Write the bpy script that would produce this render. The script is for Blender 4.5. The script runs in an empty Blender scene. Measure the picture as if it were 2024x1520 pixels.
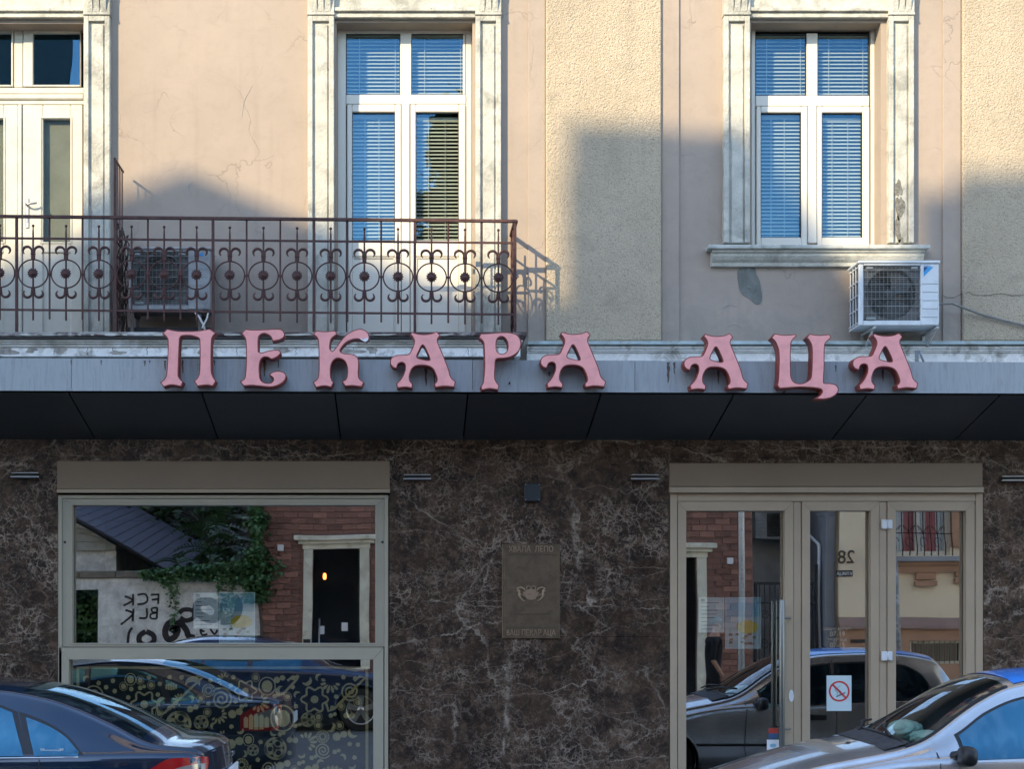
import bpy, bmesh, math, random
from mathutils import Vector, Matrix
C = bpy.context.scene
COL = C.collection
random.seed(7)
R = math.radians
# ---------------------------------------------------------------- camera, sky, sun, exposure
cd = bpy.data.cameras.new('camera'); cam = bpy.data.objects.new('camera', cd); COL.objects.link(cam)
cam.location = (0, -15, 1.85); cam.rotation_euler = (R(90), 0, 0)
cd.sensor_width = 36; cd.lens = 3300 / 2024 * 36
cd.shift_x = 202 / 2024; cd.shift_y = 453 / 2024
cd.clip_start = 0.05; cd.clip_end = 3000
C.camera = cam
SUN = Vector((-0.827, -1.0, 0.60)).normalized()
w = bpy.data.worlds.new('World'); C.world = w; w.use_nodes = True
nt = w.node_tree; bg = nt.nodes['Background']
sky = nt.nodes.new('ShaderNodeTexSky'); sky.sky_type = 'NISHITA'; sky.sun_disc = False
sky.sun_elevation = math.asin(SUN.z); sky.sun_rotation = math.atan2(SUN.x, SUN.y) % (2 * math.pi)
sky.air_density = 1.0; sky.dust_density = 0.4; sky.ozone_density = 1.2; sky.altitude = 120
nt.links.new(sky.outputs[0], bg.inputs[0]); bg.inputs[1].default_value = 0.15
sl = bpy.data.lights.new('sun', 'SUN'); sl.energy = 2.0; sl.angle = R(0.53); sl.color = (1, .80, .50)
so = bpy.data.objects.new('sun', sl); COL.objects.link(so); so.rotation_euler = (-SUN).to_track_quat('-Z', 'Y').to_euler()
so.location = (-12, -15, 20)
C.render.engine = 'CYCLES'; C.cycles.use_denoising = True
C.cycles.max_bounces = 8; C.cycles.transparent_max_bounces = 12; C.cycles.glossy_bounces = 4; C.cycles.diffuse_bounces = 5
C.cycles.sample_clamp_indirect = 6
C.view_settings.view_transform = 'Standard'; C.view_settings.look = 'None'
C.view_settings.exposure = 1.95; C.view_settings.gamma = 1; C.view_settings.use_curve_mapping = False

# ---------------------------------------------------------------- helpers
def W(px, py, y=0.0):
    """a measured point of the facade (survey units) -> place in metres on the vertical plane y"""
    d = 15 + y
    return (px - 810) * d / 3300, 1.85 + (1213 - py) * d / 3300
def WX(px, y=0.0): return W(px, 0, y)[0]
def WZ(py, y=0.0): return W(0, py, y)[1]
def wpos(o):
    v = Vector((0, 0, 0))
    while o is not None: v += Vector(o.location); o = o.parent
    return v
def tag(o, label=None, cat=None, group=None, kind=None):
    if label: o['label'] = label
    if cat: o['category'] = cat
    if group: o['group'] = group
    if kind: o['kind'] = kind
    return o
def thing(name, label, cat, loc, group=None):
    o = bpy.data.objects.new(name, None); COL.objects.link(o); o.location = loc; o.empty_display_size = .2
    return tag(o, label, cat, group)
def link(name, me, parent=None, loc=None):
    o = bpy.data.objects.new(name, me); COL.objects.link(o); o.parent = parent
    if loc is not None: o.location = loc
    return o
def copy_tree(o, parent=None):
    c = o.copy(); COL.objects.link(c); c.parent = parent
    for ch in [x for x in bpy.data.objects if x.parent == o]: copy_tree(ch, c)
    return c

class MB:
    """collects shapes in world metres; build() links ONE mesh object"""
    def __init__(s): s.v = []; s.f = []; s.m = []; s.cm = 0; s.sm = []
    def add(s, vs, fs, smooth=False):
        n = len(s.v); s.v += [tuple(v) for v in vs]
        for f in fs: s.f.append([i + n for i in f]); s.m.append(s.cm); s.sm.append(smooth)
        return s
    def box(s, x0, x1, y0, y1, z0, z1, ch=0.0):
        if x0 > x1: x0, x1 = x1, x0
        if y0 > y1: y0, y1 = y1, y0
        if z0 > z1: z0, z1 = z1, z0
        if ch <= 0:
            v = [(x, y, z) for z in (z0, z1) for y in (y0, y1) for x in (x0, x1)]
            return s.add(v, [(0, 2, 3, 1), (4, 5, 7, 6), (0, 1, 5, 4), (2, 6, 7, 3), (0, 4, 6, 2), (1, 3, 7, 5)])
        c = min(ch, (x1 - x0) * .45, (y1 - y0) * .45, (z1 - z0) * .45)
        vs = []; ix = {}
        for a, X in ((0, (x0, x1)), (1, (y0, y1)), (2, (z0, z1))): pass
        lo = (x0, y0, z0); hi = (x1, y1, z1)
        for sx in (0, 1):
            for sy in (0, 1):
                for sz in (0, 1):
                    b = [hi[i] if k else lo[i] for i, k in enumerate((sx, sy, sz))]
                    g = [(-c if k else c) for k in (sx, sy, sz)]
                    for ax in range(3):
                        p = [b[i] + (0 if i == ax else g[i]) for i in range(3)]
                        ix[(sx, sy, sz, ax)] = len(vs); vs.append(p)
        fs = []
        for ax in range(3):
            o = [i for i in range(3) if i != ax]
            for k in (0, 1):
                q = []
                for (a, b) in ((0, 0), (1, 0), (1, 1), (0, 1)):
                    t = [0, 0, 0]; t[ax] = k; t[o[0]] = a; t[o[1]] = b; q.append(ix[(*t, ax)])
                fs.append(q)
        for ax in range(3):
            o = [i for i in range(3) if i != ax]
            for (a, b) in ((0, 0), (1, 0), (1, 1), (0, 1)):
                q = []
                for k, A in ((0, o[0]), (0, o[1]), (1, o[1]), (1, o[0])):
                    t = [0, 0, 0]; t[ax] = k; t[o[0]] = a; t[o[1]] = b; q.append(ix[(*t, A)])
                fs.append(q)
        for sx in (0, 1):
            for sy in (0, 1):
                for sz in (0, 1): fs.append([ix[(sx, sy, sz, k)] for k in range(3)])
        return s.add(vs, fs)
    def tube(s, pts, r, n=8, caps=True, closed=False, smooth=True):
        pts = [Vector(p) for p in pts]; L = len(pts); rr = r if isinstance(r, (list, tuple)) else [r] * L
        vs = []; prev = None
        for i, p in enumerate(pts):
            if closed: t = pts[(i + 1) % L] - pts[i - 1]
            else: t = pts[min(i + 1, L - 1)] - pts[max(i - 1, 0)]
            t.normalize()
            if prev is None:
                a = t.cross(Vector((0, 0, 1)))
                if a.length < .05: a = t.cross(Vector((0, 1, 0)))
            else: a = prev - t * prev.dot(t)
            a.normalize(); prev = a; b = t.cross(a)
            for k in range(n):
                q = 2 * math.pi * (k + .5) / n; vs.append(p + (a * math.cos(q) + b * math.sin(q)) * rr[i])
        fs = []
        for i in range(L if closed else L - 1):
            j = (i + 1) % L
            for k in range(n): fs.append((i * n + k, i * n + (k + 1) % n, j * n + (k + 1) % n, j * n + k))
        if caps and not closed: fs += [tuple(range(n))[::-1], tuple((L - 1) * n + k for k in range(n))]
        return s.add(vs, fs, smooth and n > 4)
    def prism(s, poly, y0, y1, smooth=False):
        """polygon in (x,z), from y0 to y1 (ngon faces, front at y0)"""
        n = len(poly); vs = [(x, y0, z) for x, z in poly] + [(x, y1, z) for x, z in poly]
        return s.add(vs, [tuple(range(n)), tuple(range(2 * n - 1, n - 1, -1))] + [(i, i + n, (i + 1) % n + n, (i + 1) % n) for i in range(n)], smooth)
    def prism_x(s, poly, x0, x1):
        """polygon in (y,z) swept along x"""
        n = len(poly); vs = [(x0, y, z) for y, z in poly] + [(x1, y, z) for y, z in poly]
        return s.add(vs, [tuple(range(n)), tuple(range(2 * n - 1, n - 1, -1))] + [(i, i + n, (i + 1) % n + n, (i + 1) % n) for i in range(n)])
    def lathe(s, c, prof, axis='z', n=16, smooth=True):
        vs = []; c = Vector(c)
        for (r, h) in prof:
            for k in range(n):
                q = 2 * math.pi * k / n; a, b = r * math.cos(q), r * math.sin(q)
                vs.append(c + Vector((a, b, h) if axis == 'z' else (a, h, b) if axis == 'y' else (h, a, b)))
        fs = [(i * n + k, i * n + (k + 1) % n, (i + 1) * n + (k + 1) % n, (i + 1) * n + k) for i in range(len(prof) - 1) for k in range(n)]
        fs += [tuple(range(n)), tuple((len(prof) - 1) * n + k for k in range(n))]
        return s.add(vs, fs, smooth)
    def build(s, name, mats, parent=None, base=None, fix=True):
        off = Vector(base) if base is not None else (wpos(parent) if parent is not None else Vector((0, 0, 0)))
        if parent is not None and base is not None: off = Vector(base)
        me = bpy.data.meshes.new(name)
        me.from_pydata([(v[0] - off.x, v[1] - off.y, v[2] - off.z) for v in s.v], [], s.f)
        if not isinstance(mats, (list, tuple)): mats = [mats]
        for m in mats: me.materials.append(m)
        if len(mats) > 1: me.polygons.foreach_set('material_index', s.m)
        me.polygons.foreach_set('use_smooth', s.sm)
        if fix:
            bm = bmesh.new(); bm.from_mesh(me); bmesh.ops.recalc_face_normals(bm, faces=bm.faces[:]); bm.to_mesh(me); bm.free()
        me.update()
        o = link(name, me, parent)
        if base is not None: o.location = (off - wpos(parent)) if parent is not None else off
        return o

# ---------------------------------------------------------------- materials
def nodes(m):
    m.use_nodes = True; t = m.node_tree; return t, t.nodes, t.links, t.nodes['Principled BSDF']
def N(t, typ, **k):
    n = t.nodes.new(typ)
    for a, b in k.items():
        if a.startswith('i_'): n.inputs[a[2:].replace('_', ' ')].default_value = b
        else: setattr(n, a, b)
    return n
def coord(t, scale=(1, 1, 1), kind='Object'):
    tc = N(t, 'ShaderNodeTexCoord'); mp = N(t, 'ShaderNodeMapping'); mp.inputs['Scale'].default_value = scale
    t.links.new(tc.outputs[kind], mp.inputs[0]); return mp.outputs[0]
def noise(t, vec, scale, detail=4, rough=.55, dist=0):
    n = N(t, 'ShaderNodeTexNoise'); n.inputs['Scale'].default_value = scale; n.inputs['Detail'].default_value = detail
    n.inputs['Roughness'].default_value = rough; n.inputs['Distortion'].default_value = dist
    t.links.new(vec, n.inputs['Vector']); return n.outputs['Fac']
def ramp(t, fac, stops):
    r = N(t, 'ShaderNodeValToRGB'); e = r.color_ramp.elements
    while len(e) < len(stops): e.new(.5)
    for x, (p, c) in zip(e, stops): x.position = p; x.color = (c if len(c) == 4 else (*c, 1)) if isinstance(c, tuple) else (c, c, c, 1)
    t.links.new(fac, r.inputs[0]); return r.outputs[0]
def mix(t, fac, a, b, blend='MIX'):
    m = N(t, 'ShaderNodeMix', data_type='RGBA', blend_type=blend)
    for i, v in ((0, fac), (6, a), (7, b)):
        if hasattr(v, 'is_linked'): t.links.new(v, m.inputs[i])
        else: m.inputs[i].default_value = v if i == 0 else (*v, 1) if len(v) == 3 else v
    return m.outputs[2]
def math_(t, op, a, b=0.0, clamp=False):
    m = N(t, 'ShaderNodeMath', operation=op); m.use_clamp = clamp
    for i, v in ((0, a), (1, b)):
        if hasattr(v, 'is_linked'): t.links.new(v, m.inputs[i])
        else: m.inputs[i].default_value = v
    return m.outputs[0]
def bump(t, h, strength, dist=.01, prev=None):
    b = N(t, 'ShaderNodeBump'); b.inputs['Strength'].default_value = strength; b.inputs['Distance'].default_value = dist
    t.links.new(h, b.inputs['Height'])
    if prev: t.links.new(prev, b.inputs['Normal'])
    return b.outputs[0]
def M(name, col, rough=.6, metal=0, var=.12, vs=3, bs=80, bst=.15, bd=.004, coat=0, spec=.5, dirt=None, ds=4, da=.5, rnd=0, stretch=(1, 1, 1)):
    m = bpy.data.materials.new(name); t, ns, ln, P = nodes(m); v = coord(t, stretch)
    P.inputs['Roughness'].default_value = rough; P.inputs['Metallic'].default_value = metal
    P.inputs['Coat Weight'].default_value = coat; P.inputs['Coat Roughness'].default_value = .04; P.inputs['Specular IOR Level'].default_value = spec
    f = noise(t, v, vs, 5, .6)
    c = mix(t, ramp(t, f, [(.3, 0.), (.7, 1.)]), tuple(x * (1 - var) for x in col), tuple(min(1, x * (1 + var)) for x in col))
    if dirt:
        d = noise(t, v, ds, 6, .65, .6); c = mix(t, math_(t, 'MULTIPLY', ramp(t, d, [(.48, 0.), (.68, 1.)]), da), c, dirt)
    if rnd:
        oi = N(t, 'ShaderNodeObjectInfo'); hs = N(t, 'ShaderNodeHueSaturation')
        ln.new(math_(t, 'MULTIPLY_ADD', oi.outputs['Random'], rnd), hs.inputs['Value']); hs.inputs['Value'].links[0].from_node.inputs[2].default_value = 1 - rnd / 2
        ln.new(c, hs.inputs['Color']); c = hs.outputs[0]
    ln.new(c, P.inputs['Base Color'])
    if bst: ln.new(bump(t, noise(t, v, bs, 4, .6), bst, bd), P.inputs['Normal'])
    return m
def glass(name, f0, tint=(.5, .53, .52), wave=.012, ws=1.3, refl=(.95, .97, 1)):
    """clear coated pane: Schlick reflection over a tinted see-through body (each pane has two such faces)"""
    m = bpy.data.materials.new(name); t, ns, ln, P = nodes(m); ns.remove(P); out = ns['Material Output']
    lw = N(t, 'ShaderNodeLayerWeight'); lw.inputs['Blend'].default_value = .5
    fac = math_(t, 'ADD', f0, math_(t, 'MULTIPLY', math_(t, 'POWER', lw.outputs['Facing'], 5.0), 1 - f0), True)
    tr = N(t, 'ShaderNodeBsdfTransparent'); tr.inputs[0].default_value = (*tint, 1)
    gl = N(t, 'ShaderNodeBsdfGlossy'); gl.inputs['Roughness'].default_value = .0; gl.inputs[0].default_value = (*refl, 1)
    mx = N(t, 'ShaderNodeMixShader')
    v = coord(t); n = bump(t, noise(t, v, ws, 1, .4), 1, wave); ln.new(n, gl.inputs['Normal'])
    ln.new(fac, mx.inputs[0]); ln.new(tr.outputs[0], mx.inputs[1]); ln.new(gl.outputs[0], mx.inputs[2]); ln.new(mx.outputs[0], out.inputs[0])
    return m
def plaster(name, c1, c2, crack=1.0):
    m = bpy.data.materials.new(name); t, ns, ln, P = nodes(m); v = coord(t)
    P.inputs['Roughness'].default_value = .85; P.inputs['Specular IOR Level'].default_value = .2
    big = noise(t, v, .9, 6, .6); c = mix(t, ramp(t, big, [(.35, 0.), (.65, 1.)]), c1, c2)
    fine = noise(t, v, 9, 6, .7); c = mix(t, ramp(t, fine, [(.5, 0.), (.75, .35)]), c, tuple(x * .82 for x in c1))
    sp_ = noise(t, v, 38, 3, .8); c = mix(t, ramp(t, sp_, [(.26, .5), (.34, 0.)]), c, tuple(x * .45 for x in c1))
    pat = noise(t, coord(t, (1, 1, 1.6)), 1.9, 7, .75, 1.2); c = mix(t, ramp(t, pat, [(.52, 0.), (.66, .28)]), c, tuple(x * y for x, y in zip(c1, (.80, .82, .86))))
    # cracks
    dn = N(t, 'ShaderNodeTexNoise'); dn.inputs['Scale'].default_value = 5; dn.inputs['Detail'].default_value = 6; ln.new(v, dn.inputs['Vector'])
    vm = N(t, 'ShaderNodeVectorMath', operation='MULTIPLY_ADD'); ln.new(dn.outputs['Color'], vm.inputs[0]); vm.inputs[1].default_value = (.35, .35, .35); ln.new(v, vm.inputs[2])
    vo = N(t, 'ShaderNodeTexVoronoi', feature='DISTANCE_TO_EDGE'); vo.inputs['Scale'].default_value = 1.35; ln.new(vm.outputs[0], vo.inputs['Vector'])
    msk = ramp(t, noise(t, v, 1.7, 3, .5), [(.47, 0.), (.6, 1.)])
    ck = math_(t, 'MULTIPLY', ramp(t, vo.outputs['Distance'], [(.0, 1.), (.002, .8), (.005, 0.)]), msk)
    ck = math_(t, 'MULTIPLY', ck, crack)
    c = mix(t, math_(t, 'MULTIPLY', ck, .42), c, tuple(x * .35 for x in c1))
    # damp grime just above the string course and vertical runs
    g = N(t, 'ShaderNodeTexCoord'); sep = N(t, 'ShaderNodeSeparateXYZ'); geo = N(t, 'ShaderNodeNewGeometry'); ln.new(geo.outputs['Position'], sep.inputs[0])
    low = N(t, 'ShaderNodeMapRange'); low.inputs['From Min'].default_value = 4.95; low.inputs['From Max'].default_value = 4.25; ln.new(sep.outputs['Z'], low.inputs['Value'])
    gr = noise(t, v, 3.2, 7, .7, .8); gm = math_(t, 'MULTIPLY', low.outputs[0], ramp(t, gr, [(.38, 0.), (.62, 1.)]))
    c = mix(t, math_(t, 'MULTIPLY', gm, .5), c, (.17, .175, .165))
    run = noise(t, coord(t, (9, 9, .6)), 1.0, 4, .6); c = mix(t, ramp(t, run, [(.56, 0.), (.8, .26)]), c, tuple(x * .6 for x in c1))
    ln.new(c, P.inputs['Base Color'])
    n1 = bump(t, noise(t, v, 55, 5, .65), .22, .006); n2 = bump(t, noise(t, v, 5, 3, .5), .35, .012, n1)
    n3 = bump(t, math_(t, 'SUBTRACT', 1, ck), .6, .004, n2); ln.new(n3, P.inputs['Normal'])
    return m
def roughcast(name, c1, c2):
    m = bpy.data.materials.new(name); t, ns, ln, P = nodes(m); v = coord(t)
    P.inputs['Roughness'].default_value = .9; P.inputs['Specular IOR Level'].default_value = .15
    big = noise(t, v, 1.3, 6, .6); c = mix(t, ramp(t, big, [(.35, 0.), (.65, 1.)]), c1, c2)
    vo = N(t, 'ShaderNodeTexVoronoi', feature='SMOOTH_F1'); vo.inputs['Scale'].default_value = 62; vo.inputs['Smoothness'].default_value = .7
    dn = N(t, 'ShaderNodeTexNoise'); dn.inputs['Scale'].default_value = 40; dn.inputs['Detail'].default_value = 3; ln.new(v, dn.inputs['Vector'])
    vm = N(t, 'ShaderNodeVectorMath', operation='MULTIPLY_ADD'); ln.new(dn.outputs['Color'], vm.inputs[0]); vm.inputs[1].default_value = (.03, .03, .03); ln.new(v, vm.inputs[2]); ln.new(vm.outputs[0], vo.inputs['Vector'])
    n = noise(t, v, 85, 4, .6)
    h = math_(t, 'ADD', math_(t, 'MULTIPLY', vo.outputs['Distance'], -1.0), n)
    st = noise(t, coord(t, (1.5, 1, 3.5)), 1.6, 5, .6, .5); c = mix(t, ramp(t, st, [(.56, 0.), (.72, .4)]), c, (.30, .26, .19))
    c = mix(t, ramp(t, n, [(.30, .75), (.47, 0.)]), c, tuple(x * .42 for x in c1))
    run = noise(t, coord(t, (6, 6, .5)), 1.0, 5, .7); c = mix(t, ramp(t, run, [(.55, 0.), (.8, .35)]), c, (.22, .20, .15))
    ln.new(c, P.inputs['Base Color']); ln.new(bump(t, h, .9, .009), P.inputs['Normal'])
    return m
def marble():
    m = bpy.data.materials.new('dark_marble'); t, ns, ln, P = nodes(m); v = coord(t)
    P.inputs['Roughness'].default_value = .3; P.inputs['Specular IOR Level'].default_value = .18
    dn = N(t, 'ShaderNodeTexNoise'); dn.inputs['Scale'].default_value = 3.2; dn.inputs['Detail'].default_value = 8; dn.inputs['Roughness'].default_value = .68; ln.new(v, dn.inputs['Vector'])
    def warp(a, src=v):
        q = N(t, 'ShaderNodeVectorMath', operation='MULTIPLY_ADD'); ln.new(dn.outputs['Color'], q.inputs[0]); q.inputs[1].default_value = (a, a, a); ln.new(src, q.inputs[2]); return q.outputs[0]
    def ridge(scale, wd, src, det=3, off=0):
        n = noise(t, src, scale, det, .6, .3); d = math_(t, 'ABSOLUTE', math_(t, 'SUBTRACT', n, .5 + off)); return ramp(t, d, [(0., 1.), (wd * .4, .6), (wd, 0.)])
    zone = noise(t, v, .85, 6, .65, .5)
    c = mix(t, ramp(t, zone, [(.36, 0.), (.64, 1.)]), (.030, .018, .012), (.096, .060, .040))
    c = mix(t, ramp(t, noise(t, warp(.3), 5, 7, .75), [(.44, 0.), (.58, .85)]), c, (.018, .014, .012))
    c = mix(t, ramp(t, noise(t, warp(.2), 15, 5, .75, .6), [(.5, 0.), (.62, .5)]), c, (.17, .105, .07))
    dens = ramp(t, noise(t, v, 1.15, 6, .7, .7), [(.42, .08), (.58, 1.)])
    def cells(scale, a, wd, amt, ms, lo, hi, col, c, f=None):
        vo = N(t, 'ShaderNodeTexVoronoi', feature='DISTANCE_TO_EDGE'); vo.inputs['Scale'].default_value = scale; vo.inputs['Randomness'].default_value = 1; ln.new(warp(a), vo.inputs['Vector'])
        k = ramp(t, vo.outputs['Distance'], [(0., 1.), (wd * .4, .55), (wd, 0.)])
        k = math_(t, 'MULTIPLY', math_(t, 'MULTIPLY', k, ramp(t, noise(t, v, ms, 6, .8, .8), [(lo, 0.), (hi, 1.)])), dens)
        return mix(t, math_(t, 'MULTIPLY', k, amt), c, col)
    c = cells(11, .2, .07, .95, 3, .48, .57, (.34, .26, .20), c)
    c = cells(21, .14, .13, .85, 6, .49, .58, (.34, .26, .20), c)
    c = cells(37, .09, .2, .8, 9, .50, .60, (.30, .22, .165), c)
    for sc, wdt, amt, rot in ((.75, .0026, .9, .7), (1.3, .0032, .7, .75), (1.9, .004, .5, -.5)):
        mp = N(t, 'ShaderNodeMapping'); mp.inputs['Rotation'].default_value = (0, rot, 0); mp.inputs['Scale'].default_value = (.38, 1, 1.25); ln.new(warp(.2), mp.inputs[0])
        vo = N(t, 'ShaderNodeTexVoronoi', feature='DISTANCE_TO_EDGE'); vo.inputs['Scale'].default_value = sc; ln.new(mp.outputs[0], vo.inputs['Vector'])
        k = math_(t, 'MULTIPLY', ramp(t, vo.outputs['Distance'], [(0., 1.), (wdt, .5), (wdt * 2.2, 0.)]), ramp(t, noise(t, v, 3.4, 6, .75), [(.42, 0.), (.6, amt)]))
        c = mix(t, k, c, (.46, .37, .29))
    ln.new(c, P.inputs['Base Color'])
    ln.new(bump(t, noise(t, v, 1.5, 2, .5), .3, .004), P.inputs['Normal'])
    return m
def plain(name, col, rough=.6, metal=0, spec=.5, coat=0, emit=None):
    m = bpy.data.materials.new(name); t, ns, ln, P = nodes(m)
    P.inputs['Base Color'].default_value = (*col, 1); P.inputs['Roughness'].default_value = rough; P.inputs['Metallic'].default_value = metal
    P.inputs['Specular IOR Level'].default_value = spec; P.inputs['Coat Weight'].default_value = coat
    if emit: P.inputs['Emission Color'].default_value = (*emit[:3], 1); P.inputs['Emission Strength'].default_value = emit[3]
    return m
def carpaint(name, col, metal=.6, rough=.35, dust=(.25, .22, .18), da=.25):
    m = M(name, col, rough, metal, .04, 2, 900, .02, .0005, 1.0, .5, dust, 1.6, da); return m
def brick_mat(name, c1, c2, mortar, sx, sz):
    m = bpy.data.materials.new(name); t, ns, ln, P = nodes(m)
    tc = N(t, 'ShaderNodeTexCoord'); sp = N(t, 'ShaderNodeSeparateXYZ'); cb = N(t, 'ShaderNodeCombineXYZ'); ln.new(tc.outputs['Object'], sp.inputs[0]); ln.new(sp.outputs['X'], cb.inputs[0]); ln.new(sp.outputs['Z'], cb.inputs[1])
    b = N(t, 'ShaderNodeTexBrick'); ln.new(cb.outputs[0], b.inputs['Vector']); b.inputs['Color1'].default_value = (*c1, 1); b.inputs['Color2'].default_value = (*c2, 1); b.inputs['Mortar'].default_value = (*mortar, 1)
    b.inputs['Scale'].default_value = 1; b.inputs['Brick Width'].default_value = sx; b.inputs['Row Height'].default_value = sz; b.inputs['Mortar Size'].default_value = .006
    ln.new(b.outputs[0], P.inputs['Base Color']); P.inputs['Roughness'].default_value = .8; ln.new(bump(t, b.outputs['Fac'], -.6, .01), P.inputs['Normal']); return m

m_wall = plaster('pink_plaster', (.33, .275, .225), (.375, .31, .255))
m_rough = roughcast('cream_roughcast', (.42, .35, .255), (.49, .41, .30))
m_trim = M('limewashed_trim', (.49, .48, .42), .85, 0, .14, 6, 45, .8, .012, dirt=(.23, .23, .20), ds=5, da=.75, spec=.2)
m_mould = M('peeling_moulding', (.74, .73, .70), .8, 0, .12, 7, 40, .6, .008, dirt=(.17, .16, .13), ds=7, da=.85, spec=.2)
m_mould2 = M('weathered_moulding', (.42, .40, .35), .85, 0, .25, 6, 50, .6, .01, dirt=(.72, .72, .70), ds=3.2, da=.95, spec=.2)
m_slab = M('balcony_slab_edge', (.075, .05, .05), .8, 0, .3, 6, 50, .6, .01, dirt=(.55, .54, .50), ds=5.5, da=.9, spec=.2, stretch=(.6, 1, 1))
m_pvc = M('white_pvc', (.64, .61, .53), .4, 0, .03, 2, 60, .03, .001)
m_pvc2 = M('cream_painted_wood', (.55, .53, .45), .55, 0, .06, 5, 70, .2, .003, dirt=(.40, .38, .30), ds=7, da=.4)
m_gasket = plain('dark_gasket', (.02, .02, .022), .6)
m_blind = M('blind_slats', (.42, .43, .37), .5, 0, .03, 2, 50, 0)
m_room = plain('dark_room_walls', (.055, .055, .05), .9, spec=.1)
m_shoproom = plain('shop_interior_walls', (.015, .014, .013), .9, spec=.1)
m_glass = glass('window_glass', .07, (.93, .96, .95), .0025, 1.6, (.20, .50, .80))
m_shopglass = glass('shop_glass', .36, (.93, .95, .92), .0010, .9)
m_iron = M('red_brown_iron', (.06, .022, .02), .6, .2, .3, 20, 90, .6, .003, dirt=(.13, .07, .05), ds=18, da=.5)
m_fascia = M('grey_sheet_fascia', (.36, .385, .39), .55, .0, .05, 3, 120, .08, .001, rnd=.12, dirt=(.15, .15, .135), ds=5.5, da=.35, stretch=(7, 7, .7))
m_soffit = M('black_soffit_panel', (.036, .042, .044), .5, 0, .08, 3, 100, .05, .001, rnd=.35)
m_joint = plain('black_joint', (.004, .004, .004), .9, spec=0)
m_marble = marble()
m_brown = M('bronze_aluminium', (.25, .175, .11), .5, .0, .06, 2, 200, .03, .0005)
m_alu = M('champagne_aluminium', (.40, .35, .26), .45, .0, .06, 2, 200, .03, .0005)
m_alu2 = M('door_aluminium', (.44, .335, .23), .5, .0, .06, 2, 200, .03, .0005)
m_steel = plain('brushed_steel', (.42, .42, .42), .36, 1)
m_handle = plain('dull_steel_handle', (.26, .26, .25), .42, 1)
m_acshade = M('ac_casing_grimy_shaded', (.36, .38, .39), .5, 0, .1, 3, 80, .05, .001, dirt=(.16, .16, .15), ds=5, da=.6)  # casing colour darkened for the deeper shade on the balcony, plus grime
m_white = plain('white_plastic', (.75, .76, .78), .4)
m_acw = M('ac_casing_white', (.62, .65, .66), .45, 0, .05, 2, 80, .05, .001, dirt=(.35, .35, .33), ds=5, da=.35)
m_acd = plain('ac_dark_inside', (.02, .022, .024), .7)
m_fin = M('ac_coil', (.10, .11, .11), .5, .5, .2, 9)
m_pink = M('pink_acrylic_face', (.98, .42, .39), .6, 0, .05, 6, 90, .06, .001, dirt=(.55, .22, .24), ds=9, da=.3, spec=.15)
m_pinkside = M('rusty_red_letter_side', (.22, .035, .03), .6, 0, .25, 9, 90, .3, .002, dirt=(.30, .12, .06), ds=14, da=.5)
m_bronze = M('dark_bronze', (.14, .098, .06), .42, .35, .18, 9, 120, .2, .001, dirt=(.07, .05, .03), ds=12, da=.5)
m_bronze2 = M('polished_bronze', (.36, .25, .16), .38, .5, .15, 9, 120, .1, .001)
m_cable = M('grey_cable', (.20, .19, .17), .6, 0, .15, 9)
m_cement = M('bare_cement', (.15, .16, .145), .9, 0, .2, 9, 60, .7, .01)
m_asphalt = M('asphalt', (.10, .10, .10), .85, 0, .2, 1.5, 150, .6, .006)
m_pave = M('concrete_paving', (.46, .44, .41), .85, 0, .15, 1.2, 90, .4, .004)
m_kerb = M('kerb_stone', (.32, .31, .29), .85, 0, .15, 2, 70, .4, .004)
# ---------------------------------------------------------------- ground
def sheet(name, x0, x1, y0, y1, z, m, label=None):
    o = MB().add([(x0, y0, z), (x1, y0, z), (x1, y1, z), (x0, y1, z)], [(0, 1, 2, 3)]).build(name, m, fix=False)
    return tag(o, label, kind='structure')
sheet('ground', -400, 400, -400, 400, -.02, M('far_ground', (.12, .12, .10), .9, 0, .2, .2))
sheet('road', -60, 60, -12.6, -1.9, .0, m_asphalt)
tag(MB().box(-60, 60, -1.78, .0, -.1, .12).build('pavement', m_pave), kind='structure')
tag(MB().box(-60, 60, -17.0, -12.72, -.1, .12).build('pavement', m_pave), kind='structure')
tag(MB().box(-60, 60, -1.9, -1.781, -.1, .13, .01).build('kerb', m_kerb), kind='structure')
tag(MB().box(-60, 60, -12.719, -12.6, -.1, .13, .01).build('kerb', m_kerb), kind='structure')

# ---------------------------------------------------------------- our building
B = thing('bakery_building', 'pale plastered townhouse with a dark marble shopfront on its ground floor', 'building', (0, 0, .12))
def wall_grid(name, x0, x1, z0, z1, holes, y, depth, mat, parent, mats=None):
    """front sheet at y with rectangular openings and their reveals"""
    xs = sorted({x0, x1, *[h[0] for h in holes], *[h[1] for h in holes]}); zs = sorted({z0, z1, *[h[2] for h in holes], *[h[3] for h in holes]})
    mb = MB()
    for a, b in zip(xs, xs[1:]):
        for c, d in zip(zs, zs[1:]):
            if any(h[0] <= a and b <= h[1] and h[2] <= c and d <= h[3] for h in holes): continue
            mb.add([(a, y, c), (b, y, c), (b, y, d), (a, y, d)], [(0, 1, 2, 3)])
    for (a, b, c, d) in holes:
        mb.add([(a, y, c), (a, y + depth, c), (a, y + depth, d), (a, y, d)], [(0, 1, 2, 3)])
        mb.add([(b, y, c), (b, y, d), (b, y + depth, d), (b, y + depth, c)], [(0, 1, 2, 3)])
        mb.add([(a, y, d), (a, y + depth, d), (b, y + depth, d), (b, y, d)], [(0, 1, 2, 3)])
        mb.add([(a, y, c), (b, y, c), (b, y + depth, c), (a, y + depth, c)], [(0, 1, 2, 3)])
    return mb.build(name, mat, parent, fix=False)
zfl = WZ(656, -.64)                       # balcony floor
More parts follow.
